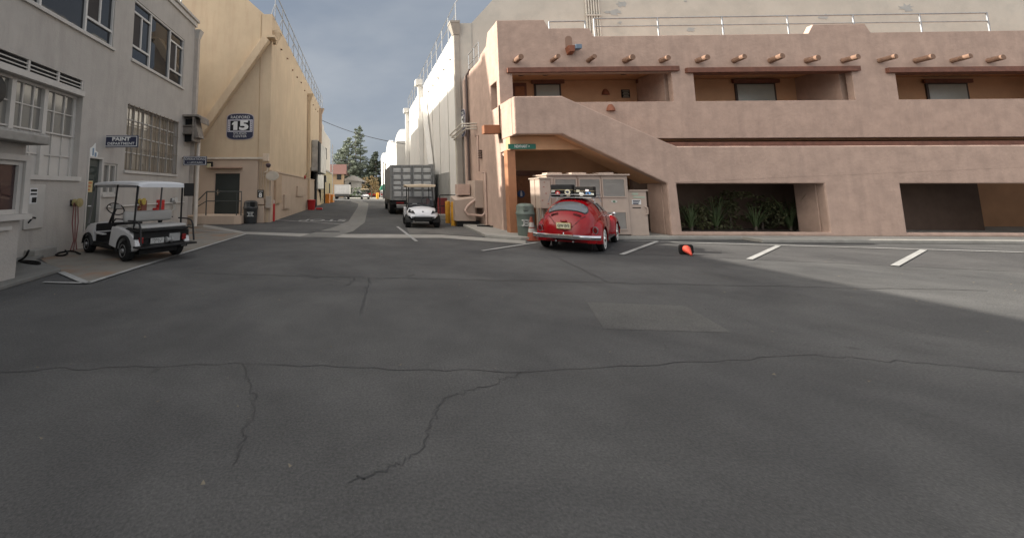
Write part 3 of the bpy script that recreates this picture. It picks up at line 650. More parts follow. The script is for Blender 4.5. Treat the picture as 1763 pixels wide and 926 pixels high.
# door, lintel, landing, handrail
dx0, dx1, dz0, dz1 = onY(370, 350, YT).x, onY(413, 350, YT).x, .42, onY(390, 299, YT).z
mb = MB(); mb.box(dx0, dx1, YT - .03, YT - .002, dz0, dz1); d = mb.build('door', mat('near black green door', (.028, .034, .03), .5, var=.1), ts)
mb = MB(); mb.box(dx0 - .05, dx0 - .001, YT - .14, YT - .004, dz0, dz1 + .05); mb.box(dx1 + .001, dx1 + .05, YT - .14, YT - .004, dz0, dz1 + .05); mb.box(dx0 - .001, dx1 + .001, YT - .14, YT - .004, dz1 + .001, dz1 + .05); mb.build('door_frame', TAN_LOW, d)
mb = MB(); hx = onY(374, 332, YT).x; mb.box(hx, hx + .07, YT - .05, YT - .031, 1.35, 1.65); mb.tube([(hx + .03, YT - .05, 1.5), (hx + .03, YT - .1, 1.5), (hx + .17, YT - .1, 1.5)], .02, 8); mb.build('handle', CHROME, d)
mb = MB(); a = onY(366, 290, YT); b = onY(419, 290, YT); mb.box(a.x, b.x, YT - .45, YT - .12, a.z - .03, a.z + .05); mb.build('door_canopy', mat('brown pink canopy', (.33, .22, .16), .8), ts, bevel=.01)
mb = MB(); a = onZ(322, 382); b = onY(415, 364, YT - 1.3); 
mb.plate([(-8.5, YT - .122), (-8.5, YT - 1.5), (b.x - .25, YT - 1.5), (b.x, YT - 1.25), (b.x, YT - .122)], [], 'Z', .002, .42); mb.build('landing', TAN_LOW, ts, bevel=.03)
hr = MB(); yq = YT - 1.35
p0 = onY(336, 377, yq); p1 = onY(356, 330, yq); p2 = onY(416, 330, yq)
hr.tube([(p0.x, yq, .3), (p0.x, yq, 1.02), (p0.x + .12, yq, 1.15), (p1.x, yq, p1.z), (p2.x, yq, p1.z), (p2.x, yq, .42)], .03, 8)
hr.tube([(p0.x, yq, .78), (p1.x, yq, p1.z - .45), (p2.x, yq, p1.z - .45)], .024, 8); hr.tube([(p1.x, yq, .42), (p1.x, yq, p1.z)], .03, 8); hr.tube([(p2.x - .22, yq, .42), (p2.x - .22, yq, p1.z)], .024, 8)
tag(hr.build('handrail', mat('dark green grey rail', (.05, .055, .05), .5), smooth=50), 'dark tubular handrail on the landing of the tan stage', 'handrail')
# conduits and boxes at the corner
mb = MB(); za = onY(400, 273, YT).z; mb.box(onY(356, 273, YT).x, onY(455, 273, YT).x, YT - .22, YT - .125, za - .045, za + .045); mb.build('conduit', mat('cream conduit', (.62, .55, .45), .5), ts)
for k, x in enumerate((446, 450, 454, 459)):
    q = onY(x, 330, YT); mb = MB(); mb.tube([(q.x, YT - .06 - .04, .9 if k < 2 else .1), (q.x, YT - .1, zl - .1 - .12 * k)], .022, 6); mb.build('conduit', TAN_LOW, ts)
def wallbox(x0, y0, x1, y1, Y, dep, m, label, cat='box', name='junction_box', X=None, z0=None):
    if X is None:
        a = onY(x0, y1, Y); b = onY(x1, y0, Y); z_ = a.z if z0 is None else z0
        mb = MB(); mb.box(a.x, b.x, Y - dep, Y, z_, b.z)
    else:
        a = onX(x0, y1, X); b = onX(x1, y0, X); z_ = min(a.z, b.z) if z0 is None else z0
        zt = onX((x0 + x1)/2, y0, X).z; mb = MB(); mb.box(X, X + dep, a.y, b.y, z_, zt)
    return tag(mb.build(name, m, bevel=.01), label, cat)
wallbox(454, 265, 464, 278, YT - .12, .2, mat('cream box', (.60, .48, .36), .6), 'cream junction box on the tan corner above the round mirror')
# lamps
def bulkhead(c, d, lab, col):
    t = thing('wall_lamp', lab, 'lamp', c)
    mb = MB(); mb.box(c[0] - .15, c[0] + .15, c[1] - .02, c[1] + .12, c[2] - .12, c[2] + .16); mb.build('housing', BLACKSTEEL, t, bevel=.02)
    mb = MB(); mb.box(c[0] - .12, c[0] + .08, c[1] - .10, c[1] - .021, c[2] - .16, c[2] + .06); mb.build('lens', mat('lamp lens', col, .2), t, bevel=.02)
q = onY(361, 284, YT - .2); bulkhead((q.x, q.y, q.z), 0, 'small black wall lamp left above the dark stage door', (.5, .46, .3))
# camera dome on an arm
q = onY(462, 285, YT - .4); t = thing('security_camera', 'dark dome camera on a curved arm at the tan building corner', 'camera', (q.x, q.y, q.z))
mb = MB(); mb.lathe([(.02, -.12), (.10, -.08), (.13, 0), (.13, .06), (.05, .12)], (q.x, q.y, q.z), 'Z', 16); mb.build('dome', mat('camera plastic', (.06, .04, .045), .3), t, smooth=40)
mb = MB(); mb.tube([(q.x, q.y, q.z - .1), (q.x - .05, q.y, q.z - .3), (q.x - .25, q.y + .15, q.z - .35), (q.x - .27, q.y + .3, q.z - .5)], .025, 8); mb.build('arm', mat('cream conduit', (.62, .55, .45)), t, smooth=50)
q = onY(469, 303, YT - .5); t = thing('traffic_mirror', 'oval cream backed mirror at the tan building corner', 'mirror', (q.x, q.y, q.z))
mb = MB(); o_ = [(q.x + .33 * math.cos(k*PI/12), q.z + .23 * math.sin(k*PI/12)) for k in range(24)]; mb.plate(o_, [], 'Y', q.y - .03, q.y + .03); mb.build('disc', mat('dusty mirror back', (.50, .44, .36), .35, var=.1), t, bevel=.01)
mb = MB(); mb.tube([(q.x, q.y + .03, q.z), (q.x - .1, q.y + .5, q.z)], .025, 8); mb.build('bracket', STEEL, t)
# sign 8
q0 = onY(443, 341, YT - .13); q1 = onY(454, 327, YT - .13); t = thing('number_sign', 'small black sign with a white 8 beside the stage corner', 'sign', (q0.x, q0.y, q0.z))
mb = MB(); mb.box(q0.x, q1.x, q0.y - .02, q0.y, q0.z, q1.z); mb.build('board', BLACK, t)
cx_, cz_ = (q0.x + q1.x)/2, (q0.z + q1.z)/2
words('8', .30, lambda u, v, w: (cx_ + u, q0.y - .022, cz_ - .07 + v), SIGNWHITE, t, weight=.01, wide=1.1); words('STAGE', .1, lambda u, v, w: (cx_ + u, q0.y - .022, cz_ + .13 + v), SIGNWHITE, t, width=.24)
for (x0, y0, x1, y1, lab) in ((442, 341, 456, 352, 'pink tan meter box just under the number 8 sign'), (443, 354, 456, 377, 'tall pink tan cabinet on the ground under the number 8 sign')):
    wallbox(x0, y0, x1, y1, YT - .13, .22, TAN_LOW, lab, name='meter_box', z0=(0.0 if y1 > 370 else None))
wallbox(458, 338, 468, 358, YT - .1, .15, mat('grey beige box', (.40, .34, .28), .6), 'grey beige box on the corner behind the red bollard', name='meter_box')
# street side boxes (plane X = XT + .1)
for (x0, y0, x1, y1, lab) in ((471, 300, 482, 351, 'tall tan cabinet on the stage wall right of the mirror'), (487, 335, 497, 360, 'pink tan hose cabinet on the stage wall'), (510, 321, 522, 338, 'square grey box on the far part of the tan stage wall')):
    wallbox(x0, y0, x1, y1, 0, .12, TAN_LOW if x0 > 480 else mat('tan door paint', (.42, .30, .20), .7), lab, name='wall_cabinet', X=XT + .103)
# number fifteen sign
q0 = onY(390, 240, YT - .06); q1 = onY(436, 196, YT - .06); cx_, cz_ = (q0.x + q1.x)/2, (q0.z + q1.z)/2; W_, H_ = (q1.x - q0.x), (q1.z - q0.z)
def stage_sign(label, place_axis, cx_, cz_, W_, H_, D, sgn, root_loc):
    """place_axis Y: faces -Y at depth D;  X: faces -X at X = D"""
    t = thing('stage_sign', label, 'sign', root_loc)
    P = (lambda u, v, w: (cx_ + u, D - w, cz_ + v)) if place_axis == 'Y' else (lambda u, v, w: (D - w, cx_ - u, cz_ + v))
    def poly(pts, w0, w1, name, m):
        mb = MB(); n = len(pts); mb.add([P(p[0], p[1], w0) for p in pts] + [P(p[0], p[1], w1) for p in pts], [tuple(range(n)), tuple(range(2*n - 1, n - 1, -1))] + [(i, (i+1) % n, (i+1) % n + n, i + n) for i in range(n)])
        return mb.build(name, m, t)
    def shape(w, h, k=1.0):
        pts = []; W2, H2 = w/2, h/2
        for i in range(17): a = PI - i * PI / 16; pts.append((W2 * (math.copysign(abs(math.cos(a)) ** .6, math.cos(a))), H2 * .62 + H2 * .38 * math.sin(a) ** .8))
        for i in range(17): a = -i * PI / 16; pts.append((W2 * (math.copysign(abs(math.cos(a)) ** .6, math.cos(a))), -H2 * .62 + H2 * .38 * -abs(math.sin(a)) ** .8))
        return pts
    poly(shape(W_ * 1.06, H_ * 1.05), 0, .015, 'rim', mat('sign rim', (.42, .38, .40), .5)); poly(shape(W_, H_), .017, .03, 'board', NAVY)
    poly([(-W_*.48, -H_*.21), (W_*.48, -H_*.21), (W_*.48, H_*.27), (-W_*.48, H_*.27)], .031, .034, 'film_frame', mat('sign lilac white', (.55, .53, .58), .5))
    poly([(-W_*.38, -H_*.17), (W_*.38, -H_*.17), (W_*.38, H_*.23), (-W_*.38, H_*.23)], .035, .038, 'panel', BLACK)
    mb = MB()
    for s in (-1, 1):
        for k in range(6):
            v = -H_*.16 + k * H_ * .073; u = s * W_ * .43; e = W_ * .018
            mb.add([P(u - e, v - e, .036), P(u + e, v - e, .036), P(u + e, v + e, .036), P(u - e, v + e, .036)], [(0, 1, 2, 3)])
    mb.build('perforations', BLACK, t, fix=False)
    g1_ = [(-.30, -.14), (-.30, .085), (-.36, .06), (-.36, .115), (-.27, .20), (-.13, .20), (-.13, -.14)]
    poly([(a_ * W_ * .92 + W_*.02, b_ * H_) for a_, b_ in g1_], .039, .042, 'numeral', SIGNWHITE)
    words('5', H_*.50, lambda u, v, w: P(u + W_*.15, v + H_*.03, .04), SIGNWHITE, t, name='numeral', width=W_*.36, weight=.03)
    words('RADFORD', H_*.16, lambda u, v, w: P(u, v + H_*.36, .034), SIGNWHITE, t, width=W_*.74)
    words('STUDIO', H_*.12, lambda u, v, w: P(u, v - H_*.28, .034), SIGNWHITE, t, width=W_*.5); words('CENTER', H_*.12, lambda u, v, w: P(u, v - H_*.39, .034), SIGNWHITE, t, width=W_*.52)
    return t
stage_sign('navy film strip sign reading RADFORD 15 STUDIO CENTER on the tan gable', 'Y', cx_, cz_, W_, H_, YT - .003, -1, (cx_, YT, cz_))
# big stage door with hood
y0, y1, z1 = DB['y0'], DB['y1'] - .5, DB['z1']
mb = MB(); mb.box(XT - .35, XT - .30, y0, y1, .01, z1); d = mb.build('stage_door', mat('grey green stage door', (.14, .15, .13), .5, var=.15), ts)
mb = MB(); mb.box(XT + .004, XT + .25, y0 - .6, y0 - .01, 0, z1 + .2); mb.box(XT - .3, XT + .12, y0, y0 + 1.6, .01, z1 - .02); mb.build('door_track', DARK, d)
mb = MB(); zt = onX(531, 236, XT).z
mb.box(XT + .02, XT + .62, y0 - 2.4, y1 - .8, zt - 2.9, zt); mb.build('door_hood', mat('grey hood sheet', (.34, .33, .31), .5, metal=.3, var=.4, scale=1.2), ts, bevel=.05)
mb = MB(); mb.box(XT + .62, XT + .70, y0 - 2.4, y0 - .6, zt - 3.2, zt - .1); mb.build('hood_gap', DARK, ts)
mb = MB(); mb.box(XT + .05, XT + .40, y0 - .2, y1 - 1.0, zt - 4.6, zt - 2.95); mb.build('hood_curtain', mat('silver curtain', (.36, .36, .35), .4, metal=.3, var=.35, scale=2), ts, bevel=.1)
# red fire bell
q = onX(525, 305, XT + .2); mb = MB(); mb.lathe([(.02, -.02), (.16, 0), (.16, .05), (.08, .12), (.02, .13)], (XT + .17, q.y, q.z), 'X', 16); tag(mb.build('fire_bell', RED, smooth=40), 'round red fire bell on the tan street wall', 'bell')
# ------------------------------------------------------------ white stage on the right (street side X = XW, gable towards us Y = YW)
XW, YW, YW2 = 5.1, 20.6, 44.0
ws = thing('stage_building', 'tall cream white sound stage behind the adobe building', 'building', (XW, YW, 0))
ZW = onX(797, 28, XW).z
g0 = onY(811, 24, YW); g1 = onY(833, 0, YW); slw = (g1.z - g0.z) / (g1.x - g0.x); pk = 8.0 / slw
w = MB(); w.plate([(XW, 0), (XW, ZW), (g0.x, ZW), (g0.x + pk, ZW + 8), (g0.x + pk + 22, ZW + 8), (g0.x + 2*pk + 22, ZW), (g0.x + 2*pk + 22, 0)], [], 'Y', YW, YW + .4); w.build('gable_wall', GREY_W, ws)
w = MB(); w.box(XW, XW + .4, YW + .4, YW2, 0, ZW); w.box(XW + .4, 40, YW2 - .4, YW2, 0, ZW); w.build('street_wall', WHITE_W, ws)
rf = MB(); rf.plate([(XW + .4, ZW - .3), (g0.x + pk, ZW + 7.9), (g0.x + pk + 22, ZW + 7.9), (g0.x + 2*pk + 22, ZW - .3)], [], 'Y', YW + .41, YW2 - .4); rf.build('roof', mat('pale roof felt', (.30, .29, .27), .9), ws)
mb = MB(); mb.box(g0.x - .03, g0.x + .03, YW - .015, YW - .002, 7, ZW); mb.build('expansion_joint', mat('grey joint', (.38, .37, .34), .9), ws)
# peeled paint patches on the gable
PEEL = mat('peeled paint patch', (.36, .38, .38), .9, var=.1)
for (cx_, cy_, r_) in ((1057, 22, 11), (1070, 8, 9), (1045, 22, 5), (1067, 40, 4), (1190, 52, 7), (1180, 3, 3), (1420, 30, 9), (1560, 14, 12)):
    c = onY(cx_, cy_, YW); rr = r_ * YW / FPX; pts = []
    for k in range(18): a = 2*PI*k/18; q = rr * random.uniform(.45, 1.15); pts.append((c.x + q * 1.2 * math.cos(a), c.z + q * .6 * math.sin(a)))
    mb = MB(); mb.plate(pts, [], 'Y', YW - .012, YW - .003); mb.build('peeled_patch', PEEL, ws)
# conduits up the gable
mb = MB()
for k in range(6):
    q = onY(1009 + k * 4.4, 30, YW); mb.tube([(q.x, YW - .06, 6), (q.x, YW - .06, ZW + 2.5)], .04, 6)
mb.box(onY(1006, 28, YW).x, onY(1034, 28, YW).x, YW - .12, YW - .10, onY(1020, 28, YW).z - .04, onY(1020, 28, YW).z + .04)
mb.build('conduit', mat('grey cream conduit', (.50, .48, .43), .6), ws, smooth=50)
# street side: hopper + pipes + raking strut
yp = onX(790, 60, XW).y
mb = MB(); ht = onX(790, 45, XW).z
WPIPE = mat('taupe pipe paint', (.34, .31, .27), .7, var=.08)
mb.box(XW - .30, XW - .02, yp - .13, yp + .13, .3, ht - .4); mb.build('downpipe', WPIPE, ws, bevel=.02)
mb = MB(); mb.grid([[(XW - .32, yp - .16, ht - .5), (XW - .01, yp - .16, ht - .5), (XW - .01, yp + .16, ht - .5), (XW - .32, yp + .16, ht - .5)], [(XW - .5, yp - .3, ht + .1), (XW - .01, yp - .3, ht + .1), (XW - .01, yp + .3, ht + .1), (XW - .5, yp + .3, ht + .1)]], close=True)
mb.box(XW - .52, XW, yp - .32, yp + .32, ht + .1, ht + .2); mb.build('hopper', WPIPE, ws)
for x, yt_ in ((727, 148), (704, 195)):
    q = onX(x, yt_, XW); mb = MB(); mb.box(XW - .40, XW - .02, q.y - .2, q.y + .2, .3, q.z); mb.box(XW - .6, XW - .01, q.y - .35, q.y + .35, q.z, q.z + .5); mb.build('downpipe', WHITE_W, ws, bevel=.02)
mb = MB(); a = onX(728, 170, XW - .3); b = onX(741, 285, XW - .3); mb.bar(a, b, .35, .35, up=(1, 0, 0)); mb.build('raking_strut', WHITE_W, ws)
for x in (745, 757, 772): y_ = onX(x, 200, XW).y; mb = MB(); mb.box(XW - .03, XW - .002, y_ - .03, y_ + .03, .2, ZW - .6); mb.build('panel_joint', mat('white joint', (.5, .48, .44), .9), ws)
mb = MB()
for k in range(12): y = YW + 2 + k * 1.9; mb.tube([(XW, y, ZW - 1.3), (XW - .12, y, ZW - 1.3)], .06, 8)
mb.build('eaves_vents', mat('grey stub', (.42, .40, .36), .8), ws)
mb, _ = railing(ws, XW - .1, YW + .2, YW2 - .5, ZW, 12); mb.tube([(XW - .1, YW + .2, ZW + 1.25), (XW + 5, YW + .2, ZW + 1.25 + slw * 5)], .03, 6); mb.build('roof_railing', STEEL, ws, smooth=50)
mb = MB(); a = onX(797, 322, XW - .05); mb.box(XW - .08, XW - .01, YW + .02, YW + .6, 1.7, 2.7); mb.build('wall_panel', mat('dark grey panel', (.12, .13, .13), .5), ws)
q = onX(796, 213, XW); y_a, y_b = onX(801.5, 213, XW).y, onX(789, 213, XW).y; stage_sign('navy film strip sign seen edge on, on the white stage street wall', 'X', (y_a + y_b)/2, q.z, y_b - y_a, 1.35, XW - .003, -1, (XW, YW + .5, q.z))
# thin steel sheet panel on the street wall
mb = MB(); mb.box(XW - .06, XW - .01, onX(775, 330, XW).y, onX(752, 330, XW).y, .3, onX(757, 300, XW).z); mb.build('sheet_panel', mat('worn steel sheet', (.40, .40, .38), .4, metal=.4, var=.2, scale=1), ws)

# barrel roofed stages beyond
def barrel(xa, ya, xb, yt_, zs, label, m=WHITE_W, X=5.1, depth=26):
    y0 = onX(xa, 300, X).y; y1 = onX(xb, 300, X).y; zt = onX((xa + xb)/2, yt_, X).z
    t = thing('stage_building', label, 'building', (X, y0, 0)); pts = [(y0, 0)]
    for k in range(15):
        a = PI * k / 14; pts.append(((y0 + y1)/2 - (y1 - y0)/2 * math.cos(a), zs * zt + (1 - zs) * zt * math.sin(a)))
    pts.append((y1, 0))
    mb = MB(); mb.plate(pts, [], 'X', X, X + .5); mb.build('end_wall', m, t)
    mb = MB(); mb.plate([(p[0] + (.02 if i < 8 else -.02), p[1] - .3 if p[1] > 0 else 0) for i, p in enumerate(pts)], [], 'X', X + .5, X + depth); mb.build('hall', m, t)
    return t, y0, y1, zt
BR = WHITE_W
t, y0_, y1_, z_ = barrel(700.5, 0, 677, 222, .66, 'nearest barrel roofed white stage beyond the downpipes', BR)
mb = MB(); mb.box(5.1 - 1.3, 5.1, y0_ - 1.5, y0_ + 1.2, 0, onX(700, 245, 5.1).z); mb.build('annex', WHITE_W, t)
for k in range(3): y = y0_ + 4 + 5*k; mb = MB(); mb.box(5.02, 5.1, y, y + .9, 3.2, 5.2); mb.build('window', mat('dark slot', (.05, .05, .05), .5), t)
barrel(676, 0, 664, 241, .68, 'middle barrel roofed white stage down the street')
barrel(663, 0, 655, 264, .8, 'farthest low white stage just left of the container truck', X=4.9)
# green awning and dark kiosk far right of the street
aw = onY(656, 340, 82); t = thing('green_awning', 'small dark green awning over an entrance at the far right of the street', 'awning', (aw.x + 1, 82, 2))
a = onY(654, 325, 82); b = onY(668, 317, 82)
mb = MB(); pts = [(a.x, a.z - .3)]
for k in range(9): an = PI/2 * k / 8; pts.append((a.x + (1 - math.cos(an)) * 1.4, a.z - .3 + 1.3 * math.sin(an)))
pts += [(b.x + .5, a.z + 1.0), (b.x + .5, a.z - .3)]; mb.plate(pts, [], 'Y', 80.5, 84); mb.build('canvas', mat('green canvas', (.01, .12, .075), .8), t)
mb = MB(); mb.tube([(a.x + .1, 80.6, 0), (a.x + .1, 80.6, a.z - .3)], .06, 6); mb.build('post', STEEL, t)
mb = MB(); mb.box(a.x + .6, b.x + .4, 81, 83.5, 0, 2.1); tag(mb.build('ticket_booth', mat('black booth', (.025, .025, .028), .5)), 'low black booth below the green awning', 'booth')

# ------------------------------------------------------------ pink adobe building
XA, YS, YF, YB = 5.3, 14.0, 15.4, 20.55
ad = thing('adobe_building', 'pink adobe style two storey building with outside stairs and log ends', 'building', (XA, YF, 0))
def aY(x, y, Y=YF): q = onY(x, y, Y); return (q.x, q.z)
XR = 38.0
zt1, zt2, zt3 = aY(900, 35)[1], aY(980, 49)[1], aY(1100, 62)[1]
xo0, xo1 = aY(883, 150)[0], aY(1158, 150)[0]; zo0, zo1 = aY(1000, 176)[1], aY(1000, 126)[1]
zu = 3.55
outline = [(XA, zu), (XR, zu), (XR, zt3), (aY(1500, 62)[0], zt3), (aY(1490, 48)[0], zt2), (aY(1400, 48)[0], zt2), (aY(1392, 62)[0], zt3), (aY(1022, 62)[0], zt3), (aY(1015, 52)[0], zt2 - .02), (aY(1000, 49)[0], zt2), (aY(945, 49)[0], zt2), (aY(936, 36)[0], zt1), (XA, zt1)]
x20, x21 = aY(1196, 150)[0], aY(1470, 150)[0]; x30, x31 = aY(1545, 150)[0], aY(1900, 150)[0]
w = MB(); w.plate(outline, [rect(xo0, xo1, zo0, zo1), rect(x20, x21, zo0, zo1), rect(x30, min(x31, XR - 1), zo0, zo1)], 'Y', YF, YF + .22)
w.build('wall', ADOBE, ad, bevel=.05)
# left side wall (X = XA) : opening upstairs, sloping top following the parapet
s0 = onX(853, 150, XA).y; s1 = onX(866, 150, XA).y; y_near, y_far = min(s0, s1), max(s0, s1)
zs1 = onX(866, 131, XA).z; zs0 = onX(866, 178, XA).z
zsb = onX(803, 128, XA).z
stp = [(YF + .225, 0), (YF + .225, zt1), (YF + 1.2, zt1), (YF + 1.5, zt1 - .5), (YF + 2.3, zt1 - .6), (YF + 2.6, zsb), (YB, zsb), (YB, 0)]
w = MB(); w.plate(stp, [rect(YF + .33, YF + 1.12, zs0, zs1)], 'X', XA, XA + .35); w.build('side_wall', ADOBE, ad, bevel=.04)
# ground floor: back wall, side return, ceiling of the passage, upper corridor back wall and ceiling
YBK = 17.9
mb = MB(); mb.plate([(XA + .35, 0), (XR, 0), (XR, 3.5), (XA + .35, 3.5)], [], 'Y', YBK, YBK + .2); mb.build('ground_back_wall', ADOBE_IN, ad)
mb = MB(); mb.box(XA + .36, XR, YF + .41, YB, 3.5, 3.8); mb.build('floor_slab', ADOBE_IN, ad)
mb = MB(); mb.plate([(XA + .36, 3.8), (XR, 3.8), (XR, zo1 + .25), (XA + .36, zo1 + .25)], [], 'Y', 17.4, 17.6); mb.build('corridor_wall', ADOBE_IN, ad)
mb = MB(); mb.box(XA + .36, XR, YF + .41, YB, zo1 + .26, zo1 + .5); mb.build('roof', ADOBE_IN, ad)
for xa_, xb_ in ((xo1 + .01, x20 - .01), (x21 + .01, x30 - .01)): mb = MB(); mb.box(xa_, xb_, YF + .41, 17.39, 3.81, zo1 + .25); mb.build('corridor_pier', ADOBE, ad)
# timber lintels
for xa_, xb_ in ((874, 1170), (1184, 1482), (1532, 1800)):
    a = aY(xa_, 125, YF - .12); b = aY(xb_, 113.5, YF - .12); mb = MB(); mb.box(a[0], b[0], YF - .12, YF + .3, a[1], b[1]); mb.build('lintel', WOOD_RED, ad, bevel=.01)
a = aY(1147, 250.5, YF - .1); mb = MB(); mb.box(a[0], XR - .1, YF - .1, YF - .003, 3.0, a[1] + .12); mb.build('floor_beam', WOOD_RED, ad)
# log ends
for k, x in enumerate([890, 953, 1016, 1079, 1142, 1205, 1268, 1331, 1394, 1457, 1520, 1583, 1646, 1709]):
    q = onY(x, 102.5, YF - .1); mb = MB(); L0 = Vector((q.x - .02, YF, q.z - .03)); L1 = Vector((q.x + .03 + random.uniform(-.03, .03), YF - random.uniform(.32, .46), q.z + random.uniform(-.03, .03)))
    mb.tube([L0, L0.lerp(L1, .5), L1], random.uniform(.085, .112), 12); mb.build('log_end', mat('weathered log end', (.21, .125, .085), .85, var=.25, scale=8, bump=.2), ad, smooth=50)
# corridor doors, windows, sconces, plaque, down lights
def winY(x0, y0, x1, y1, Y, root, kind='blind', head=True):
    a = onY(x0, y1, Y); b = onY(x1, y0, Y)
    mb = MB(); mb.box(a.x - .06, b.x + .06, Y - .05, Y - .002, a.z, b.z); f = mb.build('window', mat('dark bronze frame', (.05, .035, .03), .5), root)
    mb = MB(); mb.box(a.x + .02, b.x - .02, Y - .06, Y - .051, a.z + .03, b.z - .05); mb.build('pane', mat('pale blind behind glass', (.36, .38, .34), .25, var=.05) if kind == 'blind' else GLASS_DK, f)
    if head: mb = MB(); mb.box(a.x - .18, b.x + .18, Y - .14, Y - .052, b.z, b.z + .16); mb.build('lintel', WOOD_RED, f)
winY(923, 145, 962, 185, 17.4, ad); winY(1104, 144, 1143, 185, 17.4, ad); winY(1270, 144, 1330, 185, 17.4, ad); winY(1600, 144, 1660, 185, 17.4, ad)
a = onY(885, 190, 17.4); b = onY(905, 144, 17.4); mb = MB(); mb.box(a.x - .1, b.x, 17.33, 17.398, 3.82, b.z); d = mb.build('door', WOOD_RED, ad)
mb = MB(); mb.box(a.x + .05, b.x - .1, 17.31, 17.329, b.z - 1.0, b.z - .15); mb.build('door_panel', WOOD_OR, d)
a = onY(1010 + 370, 190, 17.4); mb = MB(); mb.box(a.x, a.x + .95, 17.33, 17.398, 3.82, 5.95); mb.build('door', WOOD_RED, ad)
def sconce(x, y, Y, lab):
    q = onY(x, y, Y); mb = MB(); rows = []
    for i in range(6):
        e = i / 5; rows.append([(q.x + (.16 - .10 * e ** 2) * math.cos(PI + PI * k / 8), Y - .002 - (.16 - .10 * e ** 2) * math.sin(PI * k / 8), q.z - .12 + .25 * e) for k in range(9)])
    mb.grid(rows); mb.add(rows[-1], [tuple(range(9))]); mb.add(rows[0], [tuple(range(9))])
    return tag(mb.build('wall_sconce', mat('terracotta', (.24, .085, .045), .7), smooth=50), lab, 'sconce')
sconce(1042, 159, 17.4, 'terracotta half round sconce on the upstairs corridor wall'); sconce(1051, 186, YF, 'terracotta half round sconce on the parapet below the corridor opening')
a = onY(1070, 169, 17.4); b = onY(1083, 155, 17.4); mb = MB(); mb.box(a.x, b.x, 17.36, 17.397, a.z, b.z); t = mb.build('wall_plaque', BLACK)
tag(t, 'black square plaque with pale lettering between sconce and upstairs window', 'plaque')
mb = MB(); w_ = b.x - a.x
for k in range(5): zz = b.z - .05 - k * .065; i_ = .04 + .03 * (k % 2); mb.box(a.x + i_, b.x - i_, 17.352, 17.358, zz - .035, zz)
mb.build('lettering', mat('plaque lettering', (.30, .28, .22), .6), t)
for x, y in ((898, 132), (940, 132), (1130, 132), (1075, 131)):
    q = onY(x, y, 16.4); mb = MB(); mb.lathe([(.12, 0), (.13, .02), (.10, .03)], (q.x, 16.4, zo1 + .22), 'Z', 12); mb.build('downlight', BLACK, ad)
# flat arched plate with the niche's shade in its colour; box light below
q = onY(979, 73, YF); pts = [(q.x - .13, q.z - .25)] + [(q.x + .13 * math.cos(PI - PI * k / 10), q.z + .13 + .12 * math.sin(PI * k / 10)) for k in range(11)] + [(q.x + .13, q.z - .25)]
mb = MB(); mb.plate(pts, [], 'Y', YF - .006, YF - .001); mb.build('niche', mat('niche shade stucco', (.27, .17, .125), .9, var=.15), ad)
t = thing('spot_light', 'blue grey flood light in a terracotta holder under the arched parapet niche', 'lamp', (q.x, YF, q.z))
mb = MB(); mb.add([(q.x - .16, YF - .003, q.z - .25), (q.x + .12, YF - .003, q.z - .25), (q.x + .12, YF - .003, q.z - .52), (q.x - .10, YF - .003, q.z - .52), (q.x - .16, YF - .28, q.z - .22), (q.x + .12, YF - .28, q.z - .22), (q.x + .06, YF - .28, q.z - .46), (q.x - .12, YF - .28, q.z - .46)],
                     [(0, 1, 2, 3), (7, 6, 5, 4), (0, 4, 5, 1), (1, 5, 6, 2), (2, 6, 7, 3), (3, 7, 4, 0)]); mb.build('holder', mat('terracotta', (.24, .085, .045)), t, bevel=.01)
mb = MB(); mb.box(q.x + .08, q.x + .32, YF - .34, YF - .08, q.z - .38, q.z - .20); mb.build('lamp_body', mat('blue grey lamp', (.13, .18, .24), .35), t, bevel=.02)
# stair: landing parapet and raking parapet in plane Y = YS
def sY(x, y): q = onY(x, y, YS); return (q.x, q.z)
P_t = [sY(887, 166), sY(968, 165), sY(1150, 246), sY(1166, 252), sY(1420, 252)]
zlan = P_t[0][1]; P_t[0] = (XA, zlan); P_t[1] = (P_t[1][0], zlan); 
P_b = [sY(1420, 316), sY(1152, 316), sY(969, 231), sY(888, 231)]; zb_ = sY(900, 231)[1]; P_b[2] = (P_b[2][0], zb_); P_b[3] = (XA, zb_)
xg = P_b[0][0]; zg_ = P_b[0][1]
pier_x0, pier_x1 = sY(1152, 350)[0], sY(1168, 350)[0] 
out = P_t + [(xg, 0.1), (xg - .5, .1), (xg - .5, zg_), (pier_x1, zg_), (pier_x1 + .12, .55), (pier_x1 + .12, .1), (pier_x0, .1), P_b[1], P_b[2], P_b[3]]
out = [P_t[0], P_t[1], P_t[2], P_t[3], (XR, P_t[3][1]), (XR, .1), (pier_x0, .1), (pier_x0, zg_), P_b[2], P_b[3]]
hole1 = [(pier_x1, zg_), (pier_x1 + .05, .22), (xg, .22), (xg, zg_)]
hole2 = [(xg + 2.4, zg_), (xg + 2.4, .22), (xg + 7.0, .22), (xg + 7.0, zg_)]
w = MB(); w.plate(out, [hole1, hole2], 'Y', YS, YS + .28); w.build('stair_parapet', ADOBE, ad, bevel=.04)
